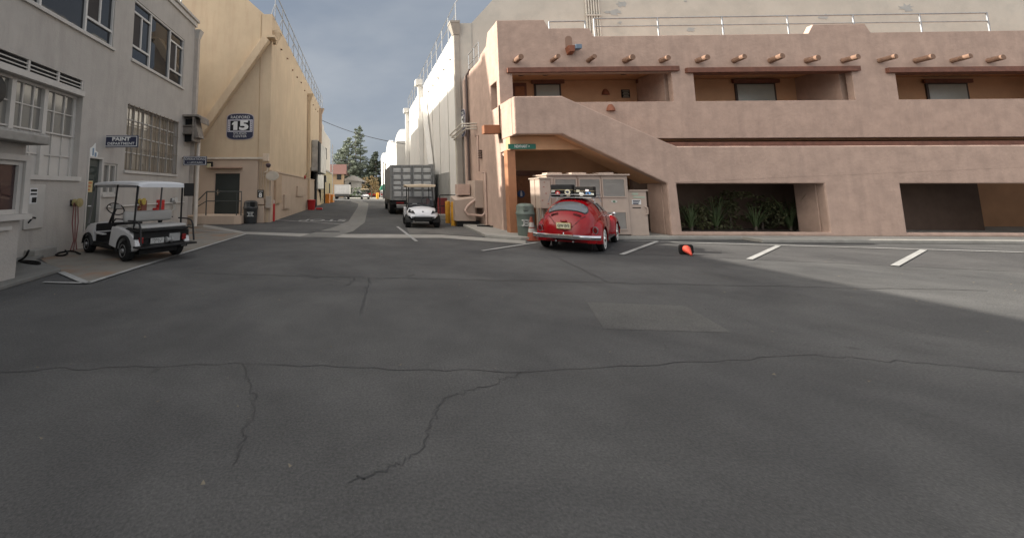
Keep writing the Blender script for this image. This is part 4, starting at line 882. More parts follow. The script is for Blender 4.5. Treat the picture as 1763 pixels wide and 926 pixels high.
# side parapet of the landing, soffit of landing and flight, pier depth
w = MB(); w.plate([(YS + .28, zb_), (YF + .2, zb_), (YF + .2, zlan), (YS + .28, zlan)], [], 'X', XA, XA + .25); w.build('landing_side', ADOBE, ad)
w = MB(); dz = .02
w.plate([(XA + .26, zb_ + .02), (P_b[2][0], zb_ + .02), (pier_x0, zg_ + .02), (pier_x0, zg_ + .3), (P_b[2][0], zb_ + .3), (XA + .26, zb_ + .3)], [], 'Y', YS + .29, YF - .005); w.build('stair_soffit', ADOBE_IN, ad)
w = MB(); n_s = 14; xa_, xb_ = P_t[1][0], pier_x0 + 1.2
w.box(XA + .26, xa_, YS + .29, YF - .01, zb_ + .305, 3.8)
for k in range(n_s): x0 = xa_ + (xb_ - xa_) * k / n_s; x1_ = xa_ + (xb_ - xa_) * (k + 1) / n_s; zs_ = (zb_ + .31 + (zg_ - zb_) * max(0, min(1, (x0 - P_b[2][0]) / (pier_x0 - P_b[2][0])))); w.box(x0 + .001, x1_, YS + .29, YF - .01, zs_, max(zs_ + .05, 3.8 - (k + 1) * .17))
w.build('stairs', ADOBE_IN, ad)
for x_ in (pier_x0, xg, xg + 2.1): w = MB(); w.box(x_, x_ + .3, YS + .28, 15.0, .1, zg_ + .01); w.build('pier', ADOBE, ad, bevel=.03)
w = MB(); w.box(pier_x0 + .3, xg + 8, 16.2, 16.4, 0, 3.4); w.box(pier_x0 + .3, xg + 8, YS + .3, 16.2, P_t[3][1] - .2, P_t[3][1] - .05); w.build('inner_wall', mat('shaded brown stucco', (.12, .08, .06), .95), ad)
# corner post with beam and corbel
YP = 14.65
a = onY(876, 330, YP); b = onY(890, 330, YP); zt_ = onY(880, 258, YP).z
mb = MB(); mb.box(a.x, b.x, YP, YP + .35, .0, zt_); mb.build('corner_post', mat('orange brown painted post', (.36, .165, .085), .75, var=.1, scale=5), ad, bevel=.01)
a2 = onY(874, 256, YP - .05); b2 = onY(1010, 247, YP - .05); mb = MB(); mb.box(XA + .02, b2.x, YP - .05, YP + .38, zt_ + .002, zb_ - .005); mb.build('post_beam', ADOBE_IN, ad)
mb = MB(); mb.box(XA + .02, XA + .3, YP + .38, 16.6, zt_ + .002, zb_ - .005); mb.build('side_beam', ADOBE, ad)
mb = MB(); mb.plate([(YP + .36, zt_), (YP + .36, zt_ - .62), (YP + .52, zt_ - .5), (YP + .55, zt_ - .36), (YP + .7, zt_ - .32), (YP + .75, zt_ - .18), (YP + .95, zt_ - .12), (YP + 1.0, zt_)], [], 'X', XA + .08, XA + .24); mb.build('corbel', ADOBE, ad)
# timber scupper on the side wall and recess behind it
q = onX(862, 222, XA); mb = MB(); mb.box(XA - .62, XA, q.y + .02, q.y + .34, q.z - .17, q.z + .16); mb.build('scupper', mat('orange terracotta scupper', (.24, .10, .05), .7), ad, bevel=.01)
mb = MB(); mb.box(XA - .004, XA - .001, q.y - .12, q.y + .01, q.z - .55, q.z + .75); mb.build('wall_slot', mat('brown slot', (.12, .07, .05), .9), ad)
# door and sign in the ground floor passage
a = onY(893, 400, YBK); b = onY(914, 303, YBK); mb = MB(); mb.box(a.x, b.x + .6, YBK - .06, YBK - .003, .12, b.z); d = mb.build('door', WOOD_OR, ad)
mb = MB(); mb.box(a.x - .15, b.x + .75, YBK - .12, YBK - .061, b.z, b.z + .22); mb.build('door_head', WOOD_RED, d)
q = onY(897, 334, YBK - .15); mb = MB(); mb.lathe([(.16, 0), (.16, .03)], (q.x, YBK - .18, q.z), 'Y', 18); t = mb.build('restroom_sign', mat('sign blue', (.03, .08, .22), .5)); tag(t, 'round dark blue restroom sign in the passage behind the bin', 'sign')
mb = MB(); mb.box(q.x - .04, q.x + .04, YBK - .19, YBK - .181, q.z - .1, q.z + .06); mb.lathe([(.03, 0), (.03, .008)], (q.x, YBK - .19, q.z + .1), 'Y', 10); mb.build('figure_mark', SIGNWHITE, t)
# street name blade
a = onY(875, 257, YP - .08); b = onY(922, 249, YP - .08); mb = MB(); mb.box(a.x, b.x, YP - .10, YP - .06, a.z - .0, b.z + .02); t = mb.build('street_sign', mat('street sign green', (.01, .15, .10), .45))
tag(t, 'long green street name sign on the adobe corner beam', 'sign'); words('NEWHART >', .15, lambda u, v, w: ((a.x + b.x)/2 + u, YP - .104, (a.z + b.z)/2 + .01 + v), SIGNWHITE, t, width=(b.x - a.x) * .55, world=False, weight=.003)
# roof railings of the adobe building
mb = MB()
for x0, x1, yt_, yb_ in ((945, 1007, 38, 50), (1022, 1700, 33, 64)):
    Yr = YF + .9; a = onY(x0, yt_, Yr); b = onY(x1, yt_, Yr); n_ = max(1, round((b.x - a.x) / 2.65))
    for k in range(n_ + 1): x = a.x + (b.x - a.x) * k / n_; mb.tube([(x, Yr, zt3 - .6), (x, Yr, a.z)], .03, 8)
    mb.tube([(a.x, Yr, a.z), (b.x, Yr, a.z)], .03, 8); mb.tube([(a.x, Yr, a.z - .34), (b.x, Yr, a.z - .34)], .025, 8) if x1 > 1100 else None
mb.build('roof_railing', STEEL, ad, smooth=50)
mb = MB(); zz = zsb
for y in (YF + 3.2, YF + 4.0, YF + 5.0): mb.tube([(XA + .2, y, zz - .1), (XA + .2, y, zz + 1.1)], .025, 6)
mb.tube([(XA + .2, YF + 3.2, zz + 1.1), (XA + .2, YF + 5.0, zz + 1.1)], .025, 6); mb.tube([(XA + .2, YF + 3.2, zz + .55), (XA + .2, YF + 5.0, zz + .55)], .025, 6); mb.build('roof_railing', STEEL, ad, smooth=50)
# pipes on the side wall
PIPEP = mat('pink beige pipe', (.47, .34, .28), .6)
for y_, z0_, z1_, r_ in ((YB - .35, .3, zsb - .1, .10), (YB - .75, .2, zsb + .1, .06)):
    mb = MB(); mb.tube([(XA - .1, y_, z0_), (XA - .1, y_, z1_ - .3), (XA + .02, y_ - .15, z1_)], r_, 8); mb.build('downpipe', PIPEP if r_ > .08 else mat('dark drain', (.07, .05, .045), .6), ad, smooth=50)
for (x, y0_, y1_) in ((826, 232, 295), (841, 296, 398)):
    q0 = onX(x, y1_, XA); q1 = onX(x, y0_, XA); mb = MB(); mb.tube([(XA - .05, q0.y, max(.12, q0.z)), (XA - .05, q0.y, q1.z), (XA - .05, q0.y + .3, q1.z)], .035, 8); mb.build('conduit', PIPEP, ad, smooth=50)
mb = MB(); q = onX(829, 265, XA)
for k in range(4): mb.box(XA - .12, XA, q.y - .1, q.y + .1, q.z - .2 + k*.1, q.z - .14 + k*.1)
mb.build('insulator_rack', mat('dark insulator', (.08, .05, .04), .6), ad)
# cream pipe gantry linking the white stage and the adobe
mb = MB(); a = onX(783, 241, XW - .35); b = onX(812, 222, XA - .25)
for k, dz in enumerate((0, .12, .24)): mb.tube([(XW - .05, a.y, a.z + dz), (XW - .4 - .1*k, a.y, a.z + dz), (XA - .5 - .1*k, b.y, b.z + dz), (XA - .02, b.y, b.z + dz)], .035, 8)
mb.tube([(XW - .3, a.y, .4), (XW - .3, a.y, a.z)], .04, 8); tag(mb.build('pipe_run', mat('cream pipe paint', (.52, .48, .41)), smooth=50), 'bundle of cream pipes crossing from white stage to adobe wall', 'pipes')
# electric box on the adobe side, machine housing, wheel pipes
a = onX(833, 358, XA); b = onX(818, 310, XA); mb = MB(); mb.box(XA - .36, XA - .003, a.y, b.y, a.z, onX(826, 311, XA).z); mb.tube([(XA - .15, b.y - .3, .1), (XA - .15, b.y - .3, a.z)], .06, 8); mb.tube([(XA - .2, b.y - .1, .1), (XA - .25, b.y - .1, a.z)], .05, 8)
tag(mb.build('switch_box', BEIGE, bevel=.01), 'beige electric switch box on the side wall of the adobe building', 'box')
t = thing('machine_housing', 'beige sloped machine housing with curved pipe beside the yellow bollards', 'machine', (4.5, 18.6, 0))
q0 = onY(784, 380, 18.2); q1 = onY(818, 340, 18.2)
mb = MB(); mb.add([(q0.x, 18.2, .25), (q1.x, 18.2, .25), (q1.x, 18.2, q1.z), (q0.x, 18.2, q1.z - .12), (q0.x + .05, 19.3, .25), (q1.x, 19.3, .25), (q1.x, 19.3, q1.z + .15), (q0.x + .05, 19.3, q1.z + .05)],
              [(0, 1, 2, 3), (7, 6, 5, 4), (0, 4, 5, 1), (1, 5, 6, 2), (2, 6, 7, 3), (3, 7, 4, 0)]); mb.build('casing', BEIGE, t, bevel=.02)
mb = MB(); mb.box(q0.x + .25, q1.x - .1, 18.6, 19.2, q1.z + .1, q1.z + .6); mb.build('motor_box', mat('pink beige pipe', (.47, .34, .28)), t, bevel=.02)
mb = MB(); mb.tube([(q1.x + .35, 18.1, q1.z + .2), (q0.x + .55, 18.05, q1.z - .35), (q0.x + .42, 18.05, q1.z - .55), (q0.x + .4, 18.05, .75), (q0.x + .5, 18.05, .55), (q1.x + .2, 17.9, .5), (q1.x + .4, 17.9, .7)], .06, 10); mb.build('pipe', mat('pink beige pipe', (.47, .34, .28)), t, smooth=60)
mb = MB(); mb.box(q0.x + .1, q1.x + .2, 18.3, 19.2, .0, .24); mb.build('base_frame', BLACKSTEEL, t)
q = onZ(845, 391, .1); mb = MB(); mb.tube([(q.x - .5, q.y + .2, .14), (q.x, q.y - .15, .14), (q.x + .45, q.y, .14), (q.x + .1, q.y + .25, .14), (q.x - .3, q.y + .1, .14)], .03, 6); tag(mb.build('hose', RUBBER, smooth=60), 'dark hose lying on the slab at the adobe wall foot', 'hose')
# railing and red drum behind the white cart
mb = MB(); a = onY(757, 336, 22.5); b = onY(790, 336, 22.5)
for x in (a.x, b.x): mb.tube([(x, 22.5, 0), (x, 22.5, a.z)], .03, 8)
mb.tube([(a.x, 22.5, a.z), (b.x, 22.5, a.z)], .03, 8); mb.tube([(a.x, 22.5, a.z - .6), (b.x, 22.5, a.z - .6)], .025, 8); tag(mb.build('guard_rail', BLACKSTEEL, smooth=50), 'thin black guard rail beside the white stage wall', 'rail')
q = onY(762, 364, 23); mb = MB(); mb.lathe([(.28, 0), (.28, .3), (.30, .32), (.28, .34), (.28, .85), (.26, .88)], (q.x, 23, .3), 'Z', 18); tag(mb.build('drum', mat('dull dark red', (.16, .02, .02), .6), smooth=30), 'dark red drum behind the white golf cart', 'drum')
mb = MB(); mb.box(q.x - .8, q.x + 1.2, 22.2, 24, 0, .3); tag(mb.build('concrete_plinth', CONCRETE, bevel=.02), 'concrete plinth under the dark red drum', 'plinth')
# yellow bollards
for i, (x, y, yt_) in enumerate(((771.5, 384, 346), (781.5, 388.5, 347))):
    q = onZ(x, y); zt = onY(x, yt_, q.y).z; mb = MB(); mb.lathe([(.125, 0), (.125, zt - .06), (.11, zt - .02), (.05, zt)], (q.x, q.y, 0), 'Z', 18)
    tag(mb.build('bollard', YELLOW, smooth=40), ['yellow bollard farther from the adobe wall, nearest the white golf cart', 'yellow bollard nearer the beige machine housing'][i], 'bollard', 'yellow bollards by the white golf cart')
# ------------------------------------------------------------ red bollard, bins, drums on the left
q = onZ(469, 381); zt = onY(469, 346, q.y).z
t = thing('bollard', 'tall red bollard with pale top at the tan building corner', 'bollard', (q.x, q.y, 0))
mb = MB(); mb.lathe([(.13, 0), (.13, zt * .86)], (q.x, q.y, 0), 'Z', 18); mb.build('post', RED, t, smooth=40)
mb = MB(); mb.lathe([(.10, zt * .865), (.10, zt * 1.02), (.04, zt * 1.08)], (q.x, q.y, 0), 'Z', 16); mb.build('cap', mat('pinkish white cap', (.5, .4, .36), .6), t, smooth=40)
q = onX(536, 355, XT + .5); mb = MB(); mb.lathe([(.30, 0), (.34, .75), (.36, .8), (.30, .84)], (q.x, q.y, 0), 'Z', 18); tag(mb.build('drum', RED, smooth=35), 'small red drum on the ground by the tan stage door', 'drum')
mb = MB(); mb.box(q.x + .38, q.x + .9, q.y + .1, q.y + .6, 0, .15); tag(mb.build('wheel_chock', RED, bevel=.03), 'low red chock beside the red drum', 'chock')
def trash_bin(x, y, wpx, ytop, Y, col, lab, black=False):
    a = onY(x - wpx/2, y, Y); b = onY(x + wpx/2, y, Y); cx_ = (a.x + b.x)/2; r = (b.x - a.x)/2; H = onY(x, ytop, Y).z; z0 = a.z if a.z > .05 else 0
    z0 = 0.11 if not black else 0.0
    t = thing('trash_bin', lab, 'bin', (cx_, Y, z0)); m = mat(lab[:18] + ' plastic', col, .45, var=.08, bump=.1)
    hb = (H - z0) * .66
    mb = MB(); mb.lathe([(r * .86, z0), (r * .90, z0 + .04), (r * .94, z0 + hb * .45), (r * .98, z0 + hb * .46), (r * .95, z0 + hb * .48), (r * .97, z0 + hb * .88), (r, z0 + hb * .9), (r, z0 + hb)], (cx_, Y, 0), 'Z', 28); mb.build('barrel', m, t, smooth=35)
    mb = MB(); pr_ = [(r * 1.06, z0 + hb), (r * 1.06, z0 + hb + .05), (r * .98, z0 + hb + .08)]
    for k in range(7): a_ = PI/2 * k / 6; pr_.append((r * (.95 * math.cos(a_) ** .6 if k < 6 else .02), z0 + hb + .10 + (H - z0 - hb - .10) * (.55 + .45 * math.sin(a_))))
    mb.lathe(pr_, (cx_, Y, 0), 'Z', 28); l_ = mb.build('lid', m, t, smooth=45)
    mb = MB(); mb.box(cx_ - r * (.55 if not black else -.15), cx_ + r * (.02 if not black else .85), Y - r * 1.0, Y - r * .55, z0 + hb + .11, H - .07); mb.build('flap', m if not black else BLACK, l_, bevel=.02)
    mb = MB()
    for (dx, w1, dz, h1) in ((-.34, .05, 0, .2), (.10, .05, 0, .2), (-.12, .49, .085, .035), (-.12, .49, -.085, .035), (-.12, .28, .0, .035)):
        cx2 = cx_ + (dx - (.2 if not black else -.35)) * r; mb.box(cx2 - w1 * r * .9, cx2 + w1 * r * .9, Y - r * 1.03, Y - r * .8, z0 + hb * .62 + dz - h1/2, z0 + hb * .62 + dz + h1/2)
    mb.build('emblem', mat('emblem white', (.55, .56, .54), .5), t)
    return t
trash_bin(906, 403, 30, 350, 13.75, (.12, .15, .13), 'green domed litter bin on the pavement beside the red car')
trash_bin(431, 382, 24, 345, 19.75, (.03, .032, .034), 'black domed litter bin beside the pink tan cabinet', True)
# traffic cones
def cone(x, y, H, r, lab, tip=False):
    q = onZ(x, y, .11); t = thing('traffic_cone', lab, 'cone', (q.x, q.y, 0.0))
    return t, q
t, q = cone(916, 408, .7, .2, 'orange traffic cone with white band squeezed between bin and red car'); t.location.z = 0
COR = mat('cone orange', (.26, .06, .03), .6, var=.15); CWH = mat('cone band', (.45, .43, .40), .6)
mb = MB(); mb.box(q.x - .2, q.x + .2, q.y - .2, q.y + .2, 0, .04); mb.build('base', COR, t, bevel=.01)
mb = MB(); mb.lathe([(.15, .04), (.115, .26)], (q.x, q.y, 0), 'Z', 18); mb.lathe([(.062, .58), (.035, .74), (.02, .75)], (q.x, q.y, 0), 'Z', 18); cn = mb.build('cone_body', COR, t, smooth=40)
mb = MB(); mb.lathe([(.115, .262), (.095, .39)], (q.x, q.y, 0), 'Z', 18); mb.lathe([(.088, .43), (.063, .578)], (q.x, q.y, 0), 'Z', 18); mb.build('reflective_band', CWH, cn, smooth=40)
mb = MB(); mb.lathe([(.094, .392), (.089, .428)], (q.x, q.y, 0), 'Z', 18); mb.build('gap_band', COR, cn)
# toppled cone with black rubber base
q = onZ(1185, 439); t = thing('traffic_cone', 'toppled orange red traffic cone on its black rubber mat at the right', 'cone', (q.x, q.y, 0))
mb = MB()
mb.plate([(q.x - .14, .01), (q.x + .14, .01), (q.x + .175, .045), (q.x + .175, .215), (q.x + .14, .25), (q.x - .14, .25), (q.x - .175, .215), (q.x - .175, .045)], [], 'Y', q.y + .04, q.y + .08); mb.build('base', RUBBER, t, bevel=.01)
mb = MB(); ax0 = Vector((q.x - .01, q.y + .04, .145)); ax1 = Vector((q.x - .11, q.y - .24, .035))
mb.tube([ax0, ax0.lerp(ax1, .5), ax1], .095, 20, r1=.02); mb.build('cone_body', mat('fluorescent orange red', (.50, .055, .03), .7, var=.25, scale=14), t, smooth=50)

# ------------------------------------------------------------ machine cabinets behind the red car
YC = 13.75
def c3(x, y, Y=YC): q = onY(x, y, Y); return q.x, q.z
a = c3(946, 404); b = c3(1079, 300); t = thing('machine_cabinet', 'wide beige louvred machine cabinet behind the red car', 'cabinet', (a[0], YC, .11))
x0, x1, z1 = a[0], b[0], b[1]
mb = MB(); mb.box(x0, x1, YC, YC + .95, .16, z1 - .05); mb.build('casing', BEIGE, t, bevel=.01)
mb = MB(); mb.box(x0 - .04, x1 + .05, YC - .08, YC + 1.0, z1 - .048, z1); mb.build('top_cover', BEIGE, t, bevel=.01)
mb = MB(); mb.box(x0 + .05, x1 - .05, YC + .05, YC + .9, .11, .159); mb.build('base', mat('cabinet base', (.16, .14, .12), .7), t)
GRL = mat('grey louvre metal', (.33, .31, .285), .5, metal=.2, var=.1)
def louvre(x_0, y_0, x_1, y_1, root, Y=YC, n=14):
    A_ = c3(x_0, y_1, Y); B_ = c3(x_1, y_0, Y); mb = MB(); fw = .035
    mb.box(A_[0], B_[0], Y - .03, Y - .002, A_[1], A_[1] + fw); mb.box(A_[0], B_[0], Y - .03, Y - .002, B_[1] - fw, B_[1]); mb.box(A_[0], A_[0] + fw, Y - .03, Y - .002, A_[1] + fw, B_[1] - fw); mb.box(B_[0] - fw, B_[0], Y - .03, Y - .002, A_[1] + fw, B_[1] - fw)
    f = mb.build('louvre_panel', BEIGE, root); mb = MB()
    for k in range(n):
        z = A_[1] + fw + (B_[1] - A_[1] - 2*fw) * (k + .5) / n; h = (B_[1] - A_[1]) / n * .42
        mb.add([(A_[0] + fw, Y - .003, z + h), (B_[0] - fw, Y - .003, z + h), (B_[0] - fw, Y - .028, z - h * .8), (A_[0] + fw, Y - .028, z - h * .8)], [(0, 1, 2, 3)])
    mb.build('slats', GRL, f, fix=False)
for (xa, xb) in ((955, 992), (997, 1033), (1037, 1075)): louvre(xa, 307, xb, 340, t)
louvre(1043, 364, 1078, 396, t); louvre(955, 364, 992, 396, t)
for x in (994.5, 1035): q = c3(x, 330); mb = MB(); mb.box(q[0] - .012, q[0] + .012, YC - .012, YC - .002, .2, z1 - .06); mb.build('panel_seam', mat('brown seam', (.24, .16, .12), .7), t)
q = c3(1057, 347); mb = MB(); mb.plate([(q[0] + .1 * math.cos(k*PI/8), q[1] + .045 * math.sin(k*PI/8)) for k in range(16)], [], 'Y', YC - .01, YC - .003); l_ = mb.build('badge', mat('badge white', (.55, .55, .5), .4), t)
mb = MB(); mb.plate([(q[0] + .045 * math.cos(k*PI/8), q[1] + .028 * math.sin(k*PI/8)) for k in range(16)], [], 'Y', YC - .015, YC - .011); mb.build('badge_mark', mat('badge green', (.06, .15, .08), .5), l_)
for x in (962, 1005, 1053): q = c3(x, 300); mb = MB(); mb.box(q[0] - .25, q[0] + .25, YC + .3, YC + .7, z1 + .001, z1 + .07); mb.build('vent_cap', BEIGE, t, bevel=.01)
YC2 = 13.35
a = c3(931, 359, YC2); b = c3(948, 308, YC2); t = thing('switch_cabinet', 'narrow tall beige switch cabinet on pipe legs between bin and louvred cabinet', 'cabinet', (a[0], YC2, .11))
mb = MB(); mb.box(a[0], b[0], YC2, YC2 + .75, a[1], b[1]); mb.build('casing', BEIGE, t, bevel=.01)
mb = MB(); mb.box(a[0] - .03, b[0] + .05, YC2 - .04, YC2 + .79, b[1] + .001, b[1] + .04); mb.build('top_cover', BEIGE, t)
mb = MB(); mb.box(a[0] - .01, a[0] - .001, YC2 + .36, YC2 + .38, a[1], b[1]); mb.box(b[0] - .02, b[0] - .01, YC2 - .01, YC2 - .001, a[1], b[1]); mb.build('door_gap', mat('brown seam', (.24, .16, .12)), t)
for dx in (.02, .14, .26): mb = MB(); mb.tube([(a[0] + dx, YC2 + .2, .11), (a[0] + dx, YC2 + .2, a[1])], .035, 8); mb.build('leg', WPIPE, t, smooth=50)
mb = MB()
for (x, y) in ((936, 322), (940, 333), (934, 345), (944, 351), (937, 314)): q = c3(x, y, YC2); mb.box(q[0] - .02, q[0] + .02, YC2 - .012, YC2 - .002, q[1] - .012, q[1] + .012)
mb.build('stickers', mat('dull red print', (.30, .08, .06), .6), t)
a = c3(1080, 402, YC + .1); b = c3(1112, 328, YC + .1); t = thing('control_cabinet', 'smaller beige cabinet with a notice right of the louvred cabinet', 'cabinet', (a[0], YC + .1, .11))
mb = MB(); mb.box(x1 + .06, b[0], YC + .1, YC + .8, .12, b[1] - .02); mb.build('casing', BEIGE, t, bevel=.01)
mb = MB(); mb.box(x1 + .06, b[0] + .04, YC + .06, YC + .84, b[1] - .019, b[1] + .02); mb.tube([(x1 + .15, YC + .4, b[1]), (x1 + .15, YC + .4, b[1] + .12)], .02, 6); mb.build('top_cover', BEIGE, t)
A_ = c3(1088, 352, YC + .1); B_ = c3(1103, 344, YC + .1); mb = MB(); mb.box(A_[0], B_[0], YC + .09, YC + .098, A_[1], B_[1]); n_ = mb.build('notice', SIGNWHITE, t)
mb = MB()
for k in range(3): mb.box(A_[0] + .03, B_[0] - .03 - .03 * k, YC + .085, YC + .089, B_[1] - .05 - .05 * k, B_[1] - .02 - .05 * k)
mb.build('notice_print', NAVY, n_)
A_ = c3(1088, 337, YC + .1); B_ = c3(1104, 333, YC + .1); mb = MB(); mb.box(A_[0], A_[0] + .2, YC + .09, YC + .098, A_[1] + .02, B_[1] + .02); mb.box(A_[0] + .03, B_[0] + .1, YC + .09, YC + .098, A_[1] - .08, B_[1] - .1); mb.build('sticker', mat('pale green sticker', (.36, .42, .33), .5), t)
A_ = c3(1089, 358.5, YC + .1); B_ = c3(1103, 357, YC + .1); mb = MB(); mb.box(A_[0], B_[0], YC + .09, YC + .098, A_[1], B_[1]); mb.build('vent_slot', DARK, t)
mb = MB(); q = c3(1110, 362, YC + .1); mb.tube([(q[0], YC + .1, q[1] + .12), (q[0] + .06, YC + .04, q[1] + .08), (q[0] + .06, YC + .04, q[1] - .12), (q[0], YC + .1, q[1] - .16)], .02, 6); mb.build('handle', BEIGE, t)

# ------------------------------------------------------------ vehicle helpers (built along +Y, ground at z = 0)
def wheel(root, x, y, r, w, side, rim_m, white=False, hub_m=None, name='wheel', seg=28):
    s = side; x0, x1 = x - w/2, x + w/2
    mb = MB(); mb.lathe([(r * .55, x0 + .01), (r * .86, x0), (r, x0 + w * .18), (r, x1 - w * .18), (r * .86, x1), (r * .55, x1 - .01)], (0, y, r), 'X', seg); t_ = mb.build(name, RUBBER, root, smooth=40, world=False)
    xo = x + s * w/2
    mb = MB(); mb.lathe([(r * .60, xo - s * .04), (r * .62, xo + s * .004), (r * .56, xo + s * .006), (r * .50, xo - s * .045), (.01, xo - s * .04)], (0, y, r), 'X', seg); rm = mb.build('rim', rim_m, t_, smooth=30, world=False)
    if white: mb = MB(); mb.lathe([(r * .64, xo + s * .001), (r * .64, xo + s * .010), (r * .80, xo + s * .007), (r * .80, xo - s * .002)], (0, y, r), 'X', seg); mb.build('whitewall', mat('whitewall rubber', (.66, .65, .61), .6), t_, smooth=30, world=False)
    mb = MB(); mb.lathe([(r * .26, xo - s * .02), (r * .24, xo + s * .015), (r * .14, xo + s * .03), (.01, xo + s * .032)], (0, y, r), 'X', 16); mb.build('hubcap', hub_m or rim_m, rm, smooth=50, world=False)
    return t_
def B(mb, name, m, par, **k): return mb.build(name, m, par, world=False, **k)
def hinge_panel(): pass

# ------------------------------------------------------------ near golf cart
GW = mat('cart white enamel', (.60, .60, .60), .35, var=.04, coat=.2); SEAT = mat('pale grey vinyl', (.33, .325, .31), .5, var=.06)
gc = thing('golf_cart', 'white golf cart with grey flip seat and white roof parked by the grey wall', 'golf cart')
K = 1.0; TW = .56; WB = 1.80
# local: rear axle y = 0, front axle y = WB
rimc = mat('grey steel rim', (.22, .22, .22), .4, metal=.5)
for s in (-1, 1):
    wheel(gc, s * TW, 0, .235, .19, s, rimc); wheel(gc, s * (TW - .02), WB, .225, .17, s, rimc)
def side_profile(pts, x0, x1): mb = MB(); mb.plate(pts, [], 'X', x0, x1); return mb
# rear body shells with wheel arch
arch = [(.33 * math.cos(PI - PI * k / 10), .24 + .33 * math.sin(PI - PI * k / 10)) for k in range(11)]
rear_pts = [(-.52, .36), (-.48, .52), (-.30, .68), (.05, .80), (.42, .86), (.70, .86), (.78, .30)] + arch[::-1] + [(-.46, .30)]
for s in (-1, 1): B(side_profile(rear_pts, s * .50, s * .62), 'rear_fender', GW, gc, bevel=.03)
mb = MB(); mb.box(-.50, .50, -.42, .76, .40, .70); B(mb, 'rear_bay', BLACK, gc)
mb = MB(); mb.box(-.57, .57, .70, 1.75, .25, .31); B(mb, 'floor', BLACK, gc)
mb = MB(); mb.box(-.57, .57, .66, .72, .31, .66); B(mb, 'seat_box', BLACK, gc)
# front cowl : loft across y
rows = []
for (y, zt, hw) in ((1.50, .86, .58), (1.62, .90, .58), (1.85, .88, .58), (2.05, .78, .57), (2.20, .62, .54), (2.27, .48, .50), (2.25, .34, .46)):
    rows.append([(-hw, y, .32), (-hw * 1.02, y, zt * .75), (-hw * .93, y, zt * .97), (-hw * .5, y, zt + .02), (0, y, zt + .03), (hw * .5, y, zt + .02), (hw * .93, y, zt * .97), (hw * 1.02, y, zt * .75), (hw, y, .32)])
mb = MB(); mb.grid(rows); mb.add([rows[0][i] for i in range(9)], [tuple(range(9))]); B(mb, 'front_cowl', GW, gc, smooth=40)
mb = MB(); mb.box(-.55, .55, 1.42, 1.499, .60, .88); B(mb, 'dashboard', BLACK, gc, bevel=.03); mb = MB(); mb.box(-.55, .55, 1.42, 1.44, .31, .60); B(mb, 'firewall', BLACK, gc); mb = MB(); mb.box(-.44, .44, -.30, 1.7, .15, .249); B(mb, 'underbody', BLACK, gc)  # black underbody block added to deepen the dark beneath the cart
mb = MB(); mb.box(-.58, .58, 1.36, 1.49, .60, .63); mb.box(-.585, -.50, 1.05, 1.42, .555, .59); B(mb, 'trim_strip', GW, gc)
for s in (-1, 1):
    mb = MB(); rows = []
    for k in range(9): a = PI * k / 8; rows.append([(s * x_, WB + r_ * math.cos(a), .225 + r_ * math.sin(a)) for x_, r_ in ((.44, .30), (.60, .30), (.64, .27))])
    mb.grid(rows); B(mb, 'wheel_arch', BLACK, gc, smooth=50)
mb = MB(); mb.box(-.60, -.55, .72, 1.52, .22, .27); mb.box(.55, .60, .72, 1.52, .22, .27); B(mb, 'rocker', BLACK, gc)
# seats
def cushion(x0, x1, y0, y1, z0, z1, nm='seat', m=SEAT, bv=.06): mb = MB(); mb.box(x0, x1, y0, y1, z0, z1); o = B(mb, nm, m, gc); bvm = o.modifiers.new('bevel', 'BEVEL'); bvm.width = bv; bvm.segments = 3; o.data.shade_smooth(); return o
cushion(-.50, .50, .38, .82, .72, .88); cushion(-.56, .56, .20, .34, 1.00, 1.34, 'backrest'); cushion(-.54, .54, -.50, .16, .84, .95, 'flip_seat')
mb = MB(); mb.box(-.55, .55, -.56, .18, .76, .838); B(mb, 'seat_tray', BLACK, gc, bevel=.02)
mb = MB()
for s in (-.25, .25): mb.tube([(s, .26, .95), (s, .26, 1.05)], .025, 8); mb.tube([(s, .27, .84), (s, .2, 1.0)], .02, 8)
B(mb, 'backrest_posts', BLACKSTEEL, gc)
for s in (-1, 1):
    mb = MB(); mb.tube([(s * .57, .78, .84), (s * .58, .70, 1.03), (s * .58, .60, 1.10), (s * .58, .25, 1.10)], .018, 8); B(mb, 'armrest', BLACKSTEEL, gc, smooth=60)
    mb = MB(); mb.tube([(s * .58, -.05, 1.08), (s * .60, -.45, 1.08), (s * .60, -.60, 1.02), (s * .60, -.66, .90), (s * .60, -.72, .42)], .022, 8); mb.tube([(s * .58, -.1, .82), (s * .6, -.66, .80)], .018, 8); B(mb, 'grab_rail', BLACKSTEEL, gc, smooth=60)
# foot platform, plate, tail lamps, motor
mb = MB(); mb.box(-.64, .64, -.80, -.44, .33, .375); B(mb, 'foot_platform', BLACK, gc, bevel=.01)
mb = MB(); mb.box(-.60, .60, -.46, -.43, .38, .40); mb.box(-.62, .62, -.45, -.41, .56, .74); B(mb, 'rear_panel', BLACK, gc); mb = MB(); mb.box(.14, .40, -.475, -.44, .41, .66); B(mb, 'side_panel', mat('grey motor', (.3, .3, .29)), gc, bevel=.01)
for s in (-1, 1):
    mb = MB(); rows = []
    for k in range(13): a = R(-8) + (PI + R(10)) * k / 12; rows.append([(s * x_, r_ * math.cos(a), .24 + r_ * math.sin(a)) for x_, r_ in ((.50, .335), (.66, .345), (.675, .31), (.64, .285))])
    mb.grid(rows); B(mb, 'wheel_arch', BLACK, gc, smooth=50)
    mb = MB(); mb.box(s * .44, s * .54, -.50, -.455, .43, .62); B(mb, 'tail_lamp', mat('dull red lens', (.20, .012, .012), .25), gc, bevel=.02)
mb = MB(); mb.box(-.28, .02, -.475, -.45, .40, .56); pl = B(mb, 'number_plate', mat('plate grey white', (.42, .42, .40), .5), gc)
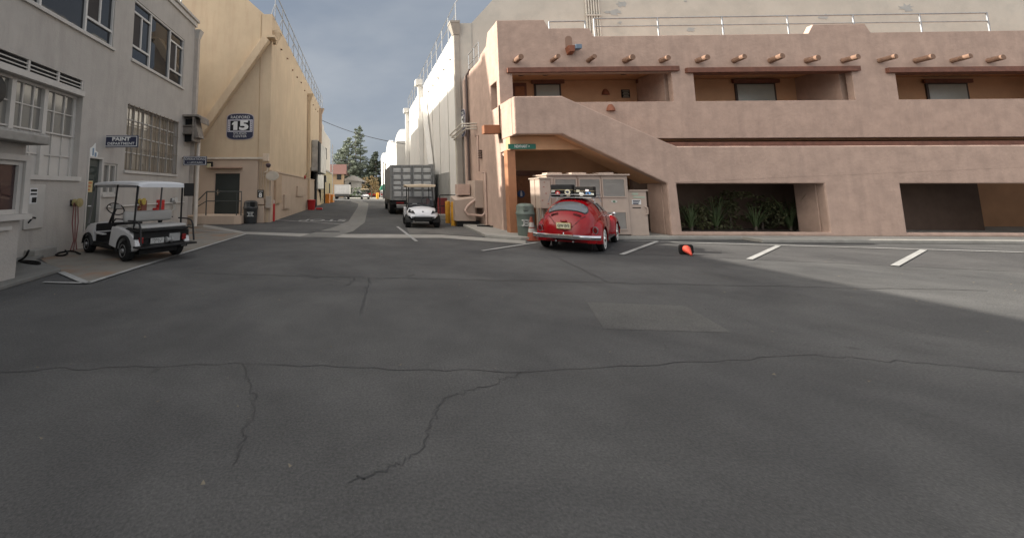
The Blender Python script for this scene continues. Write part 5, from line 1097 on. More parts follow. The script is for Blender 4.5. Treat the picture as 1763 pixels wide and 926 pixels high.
for txt, z_, w_ in (('MAIL 2', .51, .22), ('C 17', .44, .16)): words(txt, .07, lambda u, v, w: (-.13 + u, -.478, z_ + v), BLACK, pl, width=w_, world=False)
mb = MB(); mb.lathe([(.07, .05), (.09, .06), (.09, .09), (.06, .10), (.06, .16), (.09, .17), (.09, .20)], (0, -.47, .48), 'X', 14); B(mb, 'motor', mat('grey motor', (.3, .3, .29), .4, metal=.5), gc, smooth=40)
# roof and struts
mb = MB(); rows = []
for (y, z, hw) in ((-.38, 1.80, .50), (-.36, 1.835, .56), (0, 1.86, .60), (.8, 1.875, .61), (1.6, 1.87, .59), (1.78, 1.845, .55), (1.80, 1.81, .50)):
    rows.append([(-hw, y, z - .07), (-hw * .98, y, z - .015), (-hw * .7, y, z + .015), (0, y, z + .025), (hw * .7, y, z + .015), (hw * .98, y, z - .015), (hw, y, z - .07)])
mb.grid(rows); mb.add([(p[0], p[1], p[2]) for r_ in rows for p in (r_[0], r_[6])], [(i*2, i*2 + 1, i*2 + 3, i*2 + 2) for i in range(len(rows) - 1)]); mb.add(rows[0], [tuple(range(7))]); mb.add(rows[-1], [tuple(range(7))])
B(mb, 'roof', mat('cart roof white', (.62, .63, .65), .3, var=.04), gc, smooth=45)
for s in (-1, 1):
    mb = MB(); mb.tube([(s * .54, -.22, .80), (s * .52, -.26, 1.78)], .022, 8); B(mb, 'rear_strut', BLACKSTEEL, gc, smooth=60)
    mb = MB(); mb.tube([(s * .55, 1.95, .86), (s * .52, 1.70, 1.80)], .022, 8); B(mb, 'front_strut', mat('grey strut', (.16, .16, .16), .4), gc, smooth=60)
    mb = MB(); mb.tube([(s * .55, .80, .84), (s * .53, .72, 1.80)], .02, 8); B(mb, 'middle_strut', BLACKSTEEL if s < 0 else mat('grey strut', (.16, .16, .16)), gc, smooth=60)
mb = MB(); mb.box(.50, .74, -.42, -.36, 1.52, 1.84); B(mb, 'rear_box', BLACK, gc, bevel=.01)
# steering
mb = MB(); sc_c = Vector((-.26, 1.16, 1.12)); nrm = Vector((0, -.75, .66)).normalized(); u_ = Vector((1, 0, 0)); v_ = nrm.cross(u_)
ring = [sc_c + (u_ * math.cos(2*PI*k/20) + v_ * math.sin(2*PI*k/20)) * .19 for k in range(21)]; mb.tube(ring, .014, 6, caps=False)
for k in (0, 7, 13): a = 2*PI*k/20; mb.tube([sc_c, sc_c + (u_ * math.cos(a) + v_ * math.sin(a)) * .19], .012, 6)
sw = B(mb, 'steering_wheel', BLACKSTEEL, gc, smooth=60)
mb = MB(); mb.tube([sc_c, (-.26, 1.55, .62)], .03, 8); B(mb, 'steering_column', BLACKSTEEL, gc)
mb = MB(); mb.box(-.36, -.16, 1.12, 1.16, 1.13, 1.24); B(mb, 'clipboard', mat('clip paper', (.45, .44, .42), .6), sw)
for o in [c for c in bpy.data.objects if c.type == 'MESH' and (c.parent == gc or (c.parent and c.parent.parent == gc) or (c.parent and c.parent.parent and c.parent.parent.parent == gc))]:
    for v in o.data.vertices:
        if v.co.y > .72: v.co.y += .28 * min(1, (v.co.y - .72) / .45)
        if o.name.startswith(('wheel', 'rim', 'hubcap', 'steering', 'clipboard')): continue
        if v.co.z > 1.45: v.co.z -= .07
        elif v.co.z > .35: v.co.z = .35 + (v.co.z - .35) * .76
fw = Vector((-.82, .572)); rl = Vector((-5.43, 9.05)); rt = Vector((.572, .82)); w_ = .66
gc.scale = (1.05, 1, 1); org = rl + rt * w_ * 1.04
gc.location = (org.x, org.y, 0.01); gc.rotation_euler = (R(.0), 0, math.atan2(-fw.x, fw.y))

# ------------------------------------------------------------ white golf cart in the middle (faces us)
g2 = thing('golf_cart', 'white golf cart with cream roof facing the camera beside the yellow bollards', 'golf cart')
for s in (-1, 1):
    wheel(g2, s * .58, 0, .25, .22, s, BLACK); wheel(g2, s * .58, -1.7, .25, .22, s, BLACK)
# front is -Y here
rows = []
for (y, zt, hw, zb2) in ((-1.25, .86, .58, .50), (-1.5, .86, .60, .50), (-1.8, .81, .60, .50), (-2.0, .72, .58, .50), (-2.12, .60, .50, .50), (-2.15, .52, .44, .50)):
    rows.append([(-hw, y, zb2), (-hw * 1.02, y, zt * .8), (-hw * .88, y, zt * .97), (-hw * .45, y, zt + .03), (0, y, zt + .05), (hw * .45, y, zt + .03), (hw * .88, y, zt * .97), (hw * 1.02, y, zt * .8), (hw, y, zb2)])
mb = MB(); mb.grid(rows); mb.add(rows[-1], [tuple(range(9))]); mb.add(rows[0], [tuple(range(9))]); B(mb, 'front_cowl', mat('bright cart white', (.70, .71, .74), .3, coat=.4, var=.03), g2, smooth=45)
mb = MB(); mb.box(-.36, .36, -2.20, -2.0, .30, .50); B(mb, 'bumper', BLACK, g2, bevel=.04)
for s in (-1, 1):
    mb = MB(); rows = []
    for k in range(9): a = PI * k / 8; rows.append([(s * x_, -1.7 + r_ * math.cos(a), .25 + r_ * math.sin(a)) for x_, r_ in ((.40, .33), (.66, .33), (.70, .29))])
    mb.grid(rows); B(mb, 'wheel_arch', BLACK, g2, smooth=50)
    mb = MB(); hp = [Vector((s * .32, -2.10, .60)), Vector((s * .58, -2.0, .70)), Vector((s * .54, -1.98, .78)), Vector((s * .38, -2.06, .72))]
    nn = Vector((0, -.06, .03)); mb.add([p + nn for p in hp] + [p - nn for p in hp], [(0, 1, 2, 3), (7, 6, 5, 4), (0, 4, 5, 1), (1, 5, 6, 2), (2, 6, 7, 3), (3, 7, 4, 0)]); hl = B(mb, 'headlight', BLACK, g2)
    c = (hp[0] + hp[1] + hp[2] + hp[3]) / 4 + nn * 1.1; mb = MB(); mb.lathe([(.045, -.02), (.03, -.045), (.005, -.05)], c, 'Y', 12); B(mb, 'lens', mat('lamp glass', (.5, .5, .5), .1), hl, smooth=60)
    mb = MB(); mb.tube([(s * .52, -1.35, .95), (s * .50, -1.05, 1.78)], .022, 8); B(mb, 'front_strut', BLACKSTEEL, g2); mb = MB(); mb.tube([(s * .52, .35, .8), (s * .50, .25, 1.78)], .022, 8); B(mb, 'rear_strut', BLACKSTEEL, g2)
    mb = MB(); mb.box(s * .55, s * .66, -.5, .45, .35, .82); B(mb, 'rear_fender', mat('bright cart white', (.7, .71, .74)), g2, bevel=.05)
mb = MB(); mb.lathe([(.045, -2.175), (.04, -2.185), (.005, -2.187)], (0, .0, .80), 'Y', 14)
mb = MB(); mb.lathe([(.04, 0), (.036, -.012), (.005, -.014)], (0, -2.08, .70), 'Y', 14); B(mb, 'badge', STEEL, g2)
mb = MB(); mb.box(-.52, .52, -1.30, .6, .28, .34); B(mb, 'floor', BLACK, g2)
mb = MB(); mb.add([(-.52, -1.42, .90), (.52, -1.42, .90), (.49, -1.10, 1.74), (-.49, -1.10, 1.74)], [(0, 1, 2, 3)]); B(mb, 'windshield', glass('cart windshield', (.05, .055, .06), 1.5, .05, .62), g2, fix=False)
mb = MB(); mb.tube([(-.5, -1.29, 1.29), (.5, -1.29, 1.29)], .014, 6); B(mb, 'windshield_rail', BLACKSTEEL, g2)
mb = MB(); mb.box(-.55, .55, -1.28, -1.15, .62, .96); B(mb, 'dashboard', BLACK, g2)
mb = MB(); mb.box(-.50, .50, -.35, .20, .72, .88); B(mb, 'seat', mat('taupe vinyl', (.20, .19, .18), .5), g2, bevel=.05); mb = MB(); mb.box(-.50, .50, .20, .32, .98, 1.30); B(mb, 'backrest', mat('taupe vinyl', (.20, .19, .18)), g2, bevel=.05)
mb = MB(); mb.box(.30, .46, -.45, -.30, .95, 1.22); B(mb, 'red_bag', mat('dull dark red', (.16, .02, .02)), g2, bevel=.03)
mb = MB(); rows = []
for (y, z, hw) in ((-1.35, 1.80, .56), (-1.33, 1.84, .63), (-.9, 1.865, .66), (.2, 1.87, .66), (.6, 1.84, .64), (.62, 1.80, .58)):
    rows.append([(-hw, y, z - .05), (-hw * .98, y, z), (0, y, z + .03), (hw * .98, y, z), (hw, y, z - .05)])
mb.grid(rows); mb.add(rows[0], [tuple(range(5))]); mb.add(rows[-1], [tuple(range(5))]); mb.add([p for r_ in rows for p in (r_[0], r_[4])], [(i*2, i*2+1, i*2+3, i*2+2) for i in range(5)]); B(mb, 'roof', mat('cream roof plastic', (.56, .46, .33), .4, var=.05), g2, smooth=45)
mb = MB(); ring = [Vector((.24 + .18 * math.cos(2*PI*k/18), -.92, 1.12 + .18 * math.sin(2*PI*k/18))) for k in range(19)]; mb.tube(ring, .014, 6, caps=False); B(mb, 'steering_wheel', BLACKSTEEL, g2)
q = onZ(731, 392.5); g2.location = (q.x + .02, q.y + 1.95, .0); g2.rotation_euler = (0, 0, R(-3)); g2.scale = (1.06, 1.06, 1.0)
# ------------------------------------------------------------ red vintage car (forward = +Y, rear axle at y = 0)
RC = mat('glossy red car paint', (.24, .003, .006), .16, var=.05, coat=0, spec=.42)
bt = thing('vintage_car', 'glossy red rounded vintage car with whitewall tyres and luggage on its roof rack', 'car')
def lerp_tab(tab, y):
    if y <= tab[0][0]: return tab[0][1:]
    for a, b in zip(tab, tab[1:]):
        if y <= b[0]:
            t = (y - a[0]) / (b[0] - a[0]); t = t * t * (3 - 2 * t) * .35 + t * .65
            return tuple(p + (q - p) * t for p, q in zip(a[1:], b[1:]))
    return tab[-1][1:]
# y, top z, half width at belt, bottom z, exponent of the section
TAB = [(-.86, .46, .20, .34, 2.2), (-.84, .60, .34, .32, 2.3), (-.79, .79, .47, .30, 2.35), (-.68, .98, .56, .28, 2.4), (-.50, 1.16, .63, .28, 2.45), (-.26, 1.32, .68, .28, 2.5), (.02, 1.44, .72, .28, 2.6), (.36, 1.495, .74, .28, 2.7), (.80, 1.495, .74, .28, 2.6),
       (1.20, 1.47, .74, .28, 2.6), (1.48, 1.38, .73, .28, 2.6), (1.66, 1.22, .72, .28, 2.5), (1.82, 1.05, .69, .28, 2.5), (1.90, 1.00, .66, .28, 2.4), (2.2, .96, .57, .28, 2.3), (2.55, .88, .47, .30, 2.3), (2.85, .74, .36, .32, 2.2), (3.02, .56, .24, .34, 2.2), (3.06, .46, .16, .36, 2.2)]
def sec(y, ph):
    """point of the body skin; ph 0 = right sill, pi/2 = roof, pi = left sill"""
    zt, hw, zb, e = lerp_tab(TAB, y); c, s = math.cos(ph), math.sin(ph)
    zm = zb + (zt - zb) * .28
    h = zt - zm
    if zt > 1.02:                      # greenhouse narrower than belt
        k = min(1, (zt - 1.02) / .3)
        z = zm + h * abs(s) ** (2 / (e + .2)); x = hw * math.copysign(abs(c) ** (2 / e), c)
        f = max(0, min(1, (z - .86) / .62)); x *= 1 - .17 * k * f
    else: z = zm + h * abs(s) ** (2 / e); x = hw * math.copysign(abs(c) ** (2 / e), c)
    return Vector((x, y, z))
NY, NP = 64, 34; rows = []
for i in range(NY + 1):
    y = -.86 + 3.92 * i / NY; zt, hw, zb, e = lerp_tab(TAB, y)
    r_ = [Vector((hw * .93, y, zb))] + [sec(y, PI * k / NP) for k in range(NP + 1)] + [Vector((-hw * .93, y, zb))]; rows.append(r_)
mb = MB(); mb.grid(rows); mb.add(rows[0], [tuple(range(NP + 3))]); mb.add(rows[-1], [tuple(range(NP + 3))]); body = B(mb, 'body', RC, bt, smooth=35)
mb = MB(); mb.add([p for r_ in rows for p in (r_[0] + Vector((0, 0, .01)), r_[-1] + Vector((0, 0, .01)))], [(i*2, i*2+1, i*2+3, i*2+2) for i in range(NY)]); B(mb, 'underbody', BLACK, bt, fix=False)
def skin(y, ph, off):
    e = .004; p = sec(y, ph); dy = sec(y + e, ph) - sec(y - e, ph); dp = sec(y, ph + e) - sec(y, ph - e); n = dy.cross(dp)
    if n.length < 1e-9: n = Vector((0, -1, 0))
    n.normalize(); c = Vector((0, y, .7)); 
    if n.dot(p - Vector((0, max(0, min(2.2, y)), .6))) < 0: n = -n
    return p + n * off
def patch(quad, off, name, m, par, nu=12, nv=12, rnd=0.0):
    """quad of (y, z-ish angle) corners given as (y, ph)"""
    (a, b, c, d) = quad; rows = []
    for i in range(nu + 1):
        u = i / nu; r_ = []
        for j in range(nv + 1):
            v = j / nv; uu, vv = u, v
            if rnd: # squircle mapping rounds the corners
                X, Y = 2*u - 1, 2*v - 1; k = rnd; X2 = X * math.sqrt(max(0, 1 - k * Y*Y/2)); Y2 = Y * math.sqrt(max(0, 1 - k * X*X/2)); uu, vv = (X2 + 1)/2, (Y2 + 1)/2
            y = (a[0]*(1-uu) + b[0]*uu)*(1-vv) + (d[0]*(1-uu) + c[0]*uu)*vv; p = (a[1]*(1-uu) + b[1]*uu)*(1-vv) + (d[1]*(1-uu) + c[1]*uu)*vv
            r_.append(skin(y, p, off))
        rows.append(r_)
    mb = MB(); mb.grid(rows); return B(mb, name, m, par, smooth=60)
CG = glass('car window glass', (.12, .13, .14), 1.8, .05); RUBB = mat('window rubber', (.015, .015, .015), .5)
# rear window: on the sloping rear roof between y = -.28 and .12
W1, W2 = R(44), R(136)
f = patch(((-.54, W1 - .02), (-.54, W2 + .02), (-.10, W2 - .02), (-.10, W1 + .02)), .006, 'rear_window', RUBB, bt, 20, 8, .55)
patch(((-.515, W1 + .04), (-.515, W2 - .04), (-.13, W2 - .06), (-.13, W1 + .06)), .012, 'pane', CG, f, 20, 8, .55)
# side windows (quarter and door), both sides
for s in (-1, 1):
    ph = (lambda a: a) if s > 0 else (lambda a: PI - a)
    for (ya, yb, yc, yd) in ((.28, .78, .78, .45), (.84, 1.62, 1.36, .84)):
        f = patch(((ya, ph(R(23))), (yb, ph(R(23))), (yc, ph(R(52))), (yd, ph(R(52)))), .006, 'side_window', CHROME, bt, 8, 8, .35)
        patch(((ya + .04, ph(R(25))), (yb - .04, ph(R(25))), (yc - .05, ph(R(50))), (yd + .03, ph(R(50)))), .012, 'pane', CG, f, 8, 8, .35)
    # door cut, handle, belt moulding
    for y in (.80, 1.72): mb = MB(); mb.tube([skin(y, ph(R(a)), .001) for a in (-0.0, 5, 10, 15, 20, 23)], .007, 5); B(mb, 'door_gap', RUBB, body)
    mb = MB(); mb.tube([skin(y, ph(R(18)), .006) for y in (-.1, .2, .5, .8, 1.1, 1.4, 1.7)], .010, 6); B(mb, 'belt_moulding', CHROME, body)
    mb = MB(); q = skin(.92, ph(R(13)), .02); mb.tube([q, q + Vector((0, .14, .005))], .014, 6); B(mb, 'door_handle', CHROME, bt)
    # mirror
    mb = MB(); q = skin(1.66, ph(R(24)), .0); mb.tube([q, q + Vector((s * .12, 0, .06))], .008, 6); mb.lathe([(.01, -.02), (.05, -.01), (.05, .01), (.01, .02)], q + Vector((s * .14, 0, .08)), 'Y', 12); B(mb, 'side_mirror', CHROME, bt)
    # running board
    mb = MB(); mb.box(s * .60, s * .78, .42, 1.98, .26, .30); B(mb, 'running_board', mat('running board', (.05, .05, .05), .5), bt, bevel=.01)
    # fenders
    for nm, yc, ra, rb in (('rear_fender', 0.0, .60, .50), ('front_fender', 2.40, .60, .50)):
        rows = []
        for k in range(29):
            a = R(-22) + (PI + R(40)) * k / 28; r_ = []
            for j in range(11):
                b_ = j / 10 * PI / 2; x = .46 + .34 * math.sin(b_) ** .9; rr = (.355 + .225 * math.cos(b_) ** .8)
                st = 1.0 + (.06 * abs(math.cos(a)))
                if nm == 'rear_fender' : ext = 1.08 if math.cos(a) < 0 else 1.0
                else: ext = 1.12 if math.cos(a) > 0 else 1.0
                r_.append(Vector((s * x, yc + rr * math.cos(a) * st * ext, max(.24, .33 + rr * math.sin(a) * 1.0))))
            r_.append(r_[-1] + Vector((-s * .02, 0, 0))); rows.append(r_)
        mb = MB(); mb.grid(rows); fe = B(mb, nm, RC, bt, smooth=50)
        mb = MB(); rr = [Vector((s * .44, yc + .42 * math.cos(2*PI*k/20), .36 + .42 * math.sin(2*PI*k/20))) for k in range(20)]; mb.add(rr, [tuple(range(20))]); B(mb, 'wheel_well', BLACK, bt, fix=False)
        if nm == 'rear_fender':
            q = Vector((s * .66, -.55, .60)); mb = MB(); o_ = [(q.x + .062 * math.cos(k*PI/8), q.z + .105 * math.sin(k*PI/8)) for k in range(16)]
            mb.plate(o_, [], 'Y', -.60, -.44); tl = B(mb, 'tail_light', CHROME, bt, smooth=40)
            mb = MB(); mb.plate([(q.x + .045 * math.cos(k*PI/8), q.z + .085 * math.sin(k*PI/8)) for k in range(16)], [], 'Y', -.625, -.601); B(mb, 'lens', mat('dark red lens', (.12, .006, .006), .15), tl, bevel=.008)
        else:
            mb = MB(); mb.lathe([(.11, -.10), (.12, .03), (.10, .06), (.01, .08)], (s * .62, 2.92, .66), 'Y', 16); B(mb, 'headlight', CHROME, bt, smooth=50)
for s in (-1, 1):
    wheel(bt, s * .685, 0, .325, .17, s, mat('silver wheel', (.09, .09, .095), .5, metal=.2), True, CHROME); wheel(bt, s * .685, 2.40, .325, .17, s, mat('silver wheel', (.42, .42, .42)), True, CHROME)
# engine lid: raised edge line, vents, plate and plate lamp
mb = MB()
ln = [(-.56, R(47)), (-.60, R(50)), (-.66, R(55)), (-.77, R(62)), (-.83, R(74)), (-.845, R(90)), (-.83, R(106)), (-.77, R(118)), (-.66, R(125)), (-.60, R(130)), (-.56, R(133))]
mb.tube([skin(y, p, .002) for y, p in ln], .011, 5); lid = B(mb, 'engine_lid_seam', mat('deep red gap', (.10, .005, .006), .5), bt)
for s in (-1, 1):
    mb = MB()
    for k in range(4):
        y = -.585 - k * .016; mb.tube([skin(y, R(90 + s * 14), .004), skin(y, R(90 + s * 26), .004), skin(y, R(90 + s * 34), .004)], .006, 5)
    B(mb, 'lid_vents', BLACK, bt)
mb = MB(); mb.box(-.19, .15, -.865, -.845, .62, .80); pl = B(mb, 'number_plate', mat('plate gold border', (.50, .40, .14), .5), bt, bevel=.004)
mb = MB(); mb.box(-.18, .14, -.869, -.866, .635, .785); B(mb, 'plate_face', mat('plate face', (.62, .58, .42), .5), pl)
words('GJW EV3', .11, lambda u, v, w: (-.02 + u, -.872, .705 + v), mat('plate dark green', (.03, .05, .03), .5), pl, width=.28, world=False, weight=.004)
mb = MB(); mb.box(-.20, .16, -.84, -.62, .60, .80); B(mb, 'plate_bracket', RC, bt, bevel=.02); mb = MB(); mb.box(-.09, .05, -.88, -.70, .82, .87); B(mb, 'plate_lamp', RC, bt, bevel=.02)
mb = MB(); mb.tube([(-.02, -.90, .52), (-.02, -.91, .47)], .02, 8); B(mb, 'lid_latch', CHROME, bt)
# rear apron, bumpers, exhaust
mb = MB(); mb.plate([(-.70, .25), (.70, .25), (.70, .42), (.45, .50), (-.45, .50), (-.70, .42)], [], 'Y', -.72, -.60); B(mb, 'rear_apron', RC, bt, bevel=.03)
for nm, y0, sg in (('rear_bumper', -.96, -1), ('front_bumper', 3.12, 1)):
    rows = []
    for k in range(17):
        u = -1 + k / 8; x = .80 * u; y = y0 - sg * (.0 + .20 * abs(u) ** 4); rows.append([Vector((x, y, .47)), Vector((x, y + sg * .035, .45)), Vector((x, y + sg * .04, .41)), Vector((x, y + sg * .035, .37)), Vector((x, y, .35))])
    mb = MB(); mb.grid(rows); mb.add([p for r_ in rows for p in (r_[0], r_[4])], [(i*2, i*2+1, i*2+3, i*2+2) for i in range(16)]); bb = B(mb, nm, CHROME, bt, smooth=50)
    mb = MB(); mb.tube([(.80 * (-1 + k/8), y0 + sg * (.041) - sg * .20 * abs(-1 + k/8) ** 4, .41) for k in range(17)], .012, 6); B(mb, 'bumper_strip', RUBB, bb)
for s in (-1, 1): mb = MB(); mb.tube([(s * .2, -.5, .30), (s * .2, -.93, .29)], .022, 10); B(mb, 'exhaust_pipe', CHROME, bt)
# roof rack
mb = MB(); zr = 1.51
for y in (.02, .32, .62, .92, 1.22): mb.tube([(-.52, y, zr), (.52, y, zr)], .012, 6)
for x in (-.52, .52):
    for z in (zr, zr + .09): mb.tube([(x, .02, z), (x, 1.22, z)], .014, 6)
    for y in (.1, 1.1): mb.tube([(x, y, zr + .09), (x * 1.14, y, zr - .16)], .012, 6)
for y in (.02, 1.22): mb.tube([(-.52, y, zr + .09), (.52, y, zr + .09)], .014, 6)
for k in range(9): x = -.4 + .1 * k; mb.tube([(x, .02, zr - .01), (x, 1.22, zr - .01)], .007, 5)
B(mb, 'roof_rack', STEEL, bt, smooth=60)
HEAD = R(38); pos = Vector((6.40, 11.04)); rgt = Vector((math.cos(HEAD), -math.sin(HEAD))); org = pos - rgt * .78
def squat(z): return z if z < .40 else .40 + (z - .40) * .90
def under(o, r):
    while o.parent: o = o.parent
    return o == r
for o in [c for c in bpy.data.objects if c.type == 'MESH' and under(c, bt) and not (c.name.startswith(('wheel', 'rim', 'hubcap')) and not c.name.startswith('wheel_well'))]:
    for v in o.data.vertices: v.co.z = squat(v.co.z)
zr = squat(zr)
bt.location = (org.x, org.y, 0.004); bt.rotation_euler = (0, 0, -HEAD); CM = Matrix.Translation(bt.location) @ Matrix.Rotation(-HEAD, 4, 'Z')
# luggage on the rack: two cases with travel stickers, each its own thing
def case(x0, x1, y0, y1, h, col, lab, zb=zr + .012):
    w = CM @ Vector(((x0 + x1)/2, (y0 + y1)/2, zb)); t = thing('suitcase', lab, 'suitcase', w, -HEAD, 'suitcases on the roof rack')
    hx, hy = (x1 - x0)/2, (y1 - y0)/2; mb = MB(); mb.box(-hx, hx, -hy, hy, 0, h); c = B(mb, 'case_shell', mat(lab[:20] + ' hide', tuple(c * .55 for c in col), .85, var=.25, scale=8, spec=.2), t, bevel=.025)
    mb = MB(); mb.box(-hx - .004, hx + .004, -hy - .004, hy + .004, h * .56, h * .60); B(mb, 'case_rim', mat('dull brass', (.25, .2, .12), .5, metal=.5), c)
    mb = MB(); mb.tube([(-.07, -hy - .005, h * .5), (-.06, -hy - .04, h * .52), (.06, -hy - .04, h * .52), (.07, -hy - .005, h * .5)], .010, 6); B(mb, 'handle', BLACK, t)
    return t, hx, hy, h
def sticker(t, hy, x, z, r, col, kind='round', ins=None):
    mb = MB(); m = mat('sticker %s' % str(col), col, .5, var=.03)
    pts = [(x + r * math.cos(k*PI/8), z + r * math.sin(k*PI/8)) for k in range(16)] if kind == 'round' else [(x - r, z - r * .7), (x + r * .9, z - r * .5), (x + r, z + r * .6), (x - r * .8, z + r * .8)]
    mb.plate(pts, [], 'Y', -hy - .006, -hy - .002); s_ = B(mb, 'travel_sticker', m, t)
    if ins == 'cross': mb = MB(); mb.box(x - r*.5, x + r*.5, -hy - .009, -hy - .007, z - r*.16, z + r*.16); mb.box(x - r*.16, x + r*.16, -hy - .0095, -hy - .0065, z - r*.5, z + r*.5); B(mb, 'cross_mark', SIGNWHITE, s_)
    if ins == 'dark': mb = MB(); mb.plate([(x + r*.5 * math.cos(k*PI/4), z + r*.5 * math.sin(k*PI/4)) for k in range(8)], [], 'Y', -hy - .009, -hy - .007); B(mb, 'mark', NAVY, s_)
t, hx, hy, h = case(-.50, .07, .06, .40, .35, (.022, .022, .024), 'black suitcase with a red cross sticker on the left of the roof rack')
sticker(t, hy, -.10, .11, .062, (.45, .03, .03), ins='cross'); sticker(t, hy, .15, .14, .075, (.42, .40, .30), ins='dark'); sticker(t, hy, -.22, .16, .05, (.5, .5, .48), 'sq'); sticker(t, hy, .17, .045, .05, (.5, .46, .36), 'sq'); sticker(t, hy, .0, .05, .035, (.35, .42, .38), 'sq')
t, hx, hy, h = case(.09, .58, .08, .42, .29, (.035, .032, .03), 'dark suitcase with blue and white stickers on the right of the roof rack')
sticker(t, hy, .10, .10, .06, (.07, .22, .48), 'sq', 'dark'); sticker(t, hy, -.06, .09, .06, (.55, .55, .52)); sticker(t, hy, .08, .18, .045, (.6, .55, .58), 'sq'); sticker(t, hy, -.14, .17, .045, (.42, .40, .32), 'sq'); sticker(t, hy, .2, .08, .04, (.40, .42, .38), 'sq')
w_ = CM @ Vector((0, .8, zr + .012)); t = thing('suitcase', 'flat brown case strapped behind the two stickered suitcases', 'suitcase', w_, -HEAD, 'suitcases on the roof rack')
mb = MB(); mb.box(-.46, .40, -.30, .26, 0, .20); B(mb, 'case_shell', mat('brown hide', (.06, .04, .03), .5, var=.2), t, bevel=.025); mb = MB(); mb.box(-.3, -.26, -.306, .266, -.002, .206); mb.box(.2, .24, -.306, .266, -.002, .206); B(mb, 'strap', BLACK, t)

# ------------------------------------------------------------ container truck
YTK = 27.0; p = onY(672, 345, YTK); q = onY(747, 284, YTK); x0, x1, z0, z1 = p.x, q.x, p.z, q.z
tk = thing('container_truck', 'truck with grey steel container body parked along the white stage', 'truck', ((x0 + x1)/2, YTK, 0))
CG_ = mat('grey container paint', (.25, .255, .25), .55, var=.10, scale=3, stain=.3); CG2 = mat('lighter grey panel', (.42, .425, .42), .5, var=.08)
L_ = 7.0; mb = MB(); mb.box(x0 + .05, x1 - .05, YTK + .06, YTK + L_, z0, z1); B_ = mb.build('container_body', CG_, tk)
mb = MB()
for k in range(26): y = YTK + .3 + k * .26; mb.box(x0 + .0, x0 + .049, y, y + .13, z0 + .15, z1 - .15); mb.box(x1 - .049, x1, y, y + .13, z0 + .15, z1 - .15)
mb.build('side_corrugation', CG_, B_)
mb = MB(); mb.box(x0, x0 + .12, YTK, YTK + .14, z0, z1); mb.box(x1 - .12, x1, YTK, YTK + .14, z0, z1); mb.box(x0 + .12, x1 - .12, YTK, YTK + .14, z1 - .12, z1); mb.box(x0 + .12, x1 - .12, YTK, YTK + .14, z0, z0 + .12); mb.build('door_frame', CG_, B_, bevel=.01)
xm = (x0 + x1)/2
for s in (-1, 1):
    xa, xb = (x0 + .14, xm - .03) if s < 0 else (xm + .03, x1 - .14)
    mb = MB(); mb.box(xa, xb, YTK + .02, YTK + .058, z0 + .14, z1 - .14); d = mb.build('door', CG_, tk)
    mb = MB(); zz0, zz1 = z0 + .18, z1 - .18; H_ = zz1 - zz0
    for (u0, u1) in ((.02, .17), (.25, .40), (.46, .58), (.63, .74), (.80, .97)):
        for (v0, v1) in ((xa + .07, (xa + xb)/2 - .06), ((xa + xb)/2 + .06, xb - .07)):
            za, zb = zz1 - H_ * u1, zz1 - H_ * u0
            mb.add([(v0, YTK + .019, za), (v1, YTK + .019, za), (v1, YTK + .019, zb), (v0, YTK + .019, zb), (v0 + .03, YTK - .03, za + .03), (v1 - .03, YTK - .03, za + .03), (v1 - .03, YTK - .01, zb - .07), (v0 + .03, YTK - .01, zb - .07)],
                   [(4, 5, 6, 7), (0, 1, 5, 4), (1, 2, 6, 5), (2, 3, 7, 6), (3, 0, 4, 7)])
    mb.build('door_panels', CG2, d)
    mb = MB()
    for xx in (xa + .06 + .0, (xa + xb)/2, xb - .05): mb.tube([(xx, YTK - .03, z0 + .08), (xx, YTK - .03, z1 - .05)], .025, 8)
    mb.build('lock_rod', STEEL, d, smooth=50)
    mb = MB()
    for f_ in (.3, .72): zz = z1 - (z1 - z0) * f_; mb.box(xa - .1 if s < 0 else xb - .04, xa + .04 if s < 0 else xb + .1, YTK - .04, YTK + .0, zz - .05, zz + .05)
    mb.build('hinges', CG_, d)
mb = MB(); mb.box(x0 + .2, x1 - .3, YTK + .2, YTK + L_, z0 - .25, z0 - .01); mb.box(x0 + .1, x1 - .1, YTK + .05, YTK + .15, z0 - .28, z0 - .05); mb.box(x0 + .3, x1 - .3, YTK + .1, YTK + .2, .35, .45); mb.build('chassis', BLACK, tk)
for x in (x0 + .4, x1 - .9): mb = MB(); mb.box(x, x + .5, YTK + .03, YTK + .05, z0 - .22, z0 - .12); mb.build('tail_light', mat('dull red lens', (.2, .012, .012)), tk)
mb = MB(); mb.box(xm + .0, xm + .3, YTK + .02, YTK + .045, z0 - .24, z0 - .1); mb.build('number_plate', SIGNWHITE, tk)
def tw(root, x, y, r, w): mb = MB(); mb.lathe([(r * .5, -w/2), (r, -w/2 + .03), (r, w/2 - .03), (r * .5, w/2)], (x, y, r), 'X', 24); o = mb.build('wheel', RUBBER, root, smooth=35); mb = MB(); mb.lathe([(r * .5, -w/2 - .002), (r * .35, -w/2 + .05), (.02, -w/2 + .05)], (x, y, r), 'X', 16); mb.build('rim', STEEL, o)
for x in (x0 + .25, x1 - .25): tw(tk, x, YTK + 1.2, .48, .5); tw(tk, x, YTK + 2.3, .48, .5); tw(tk, x, YTK + 8.6, .48, .3)
mb = MB(); mb.box(x0 + .15, x1 - .15, YTK + L_ + .15, YTK + L_ + 2.2, .45, 2.6); mb.build('cab', mat('dark cab', (.06, .065, .07), .35, coat=.3), tk, bevel=.1)
mb = MB()
for x in (x0 - .12, x0 + .04): mb.tube([(x + .02, YTK + L_ + .1, .9), (x + .02, YTK + L_ + .1, z1 + .45 + (x0 - x)), (x + .12, YTK + L_ + .1, z1 + .62 + (x0 - x))], .05, 8)
mb.build('exhaust_stack', STEEL, tk, smooth=50)
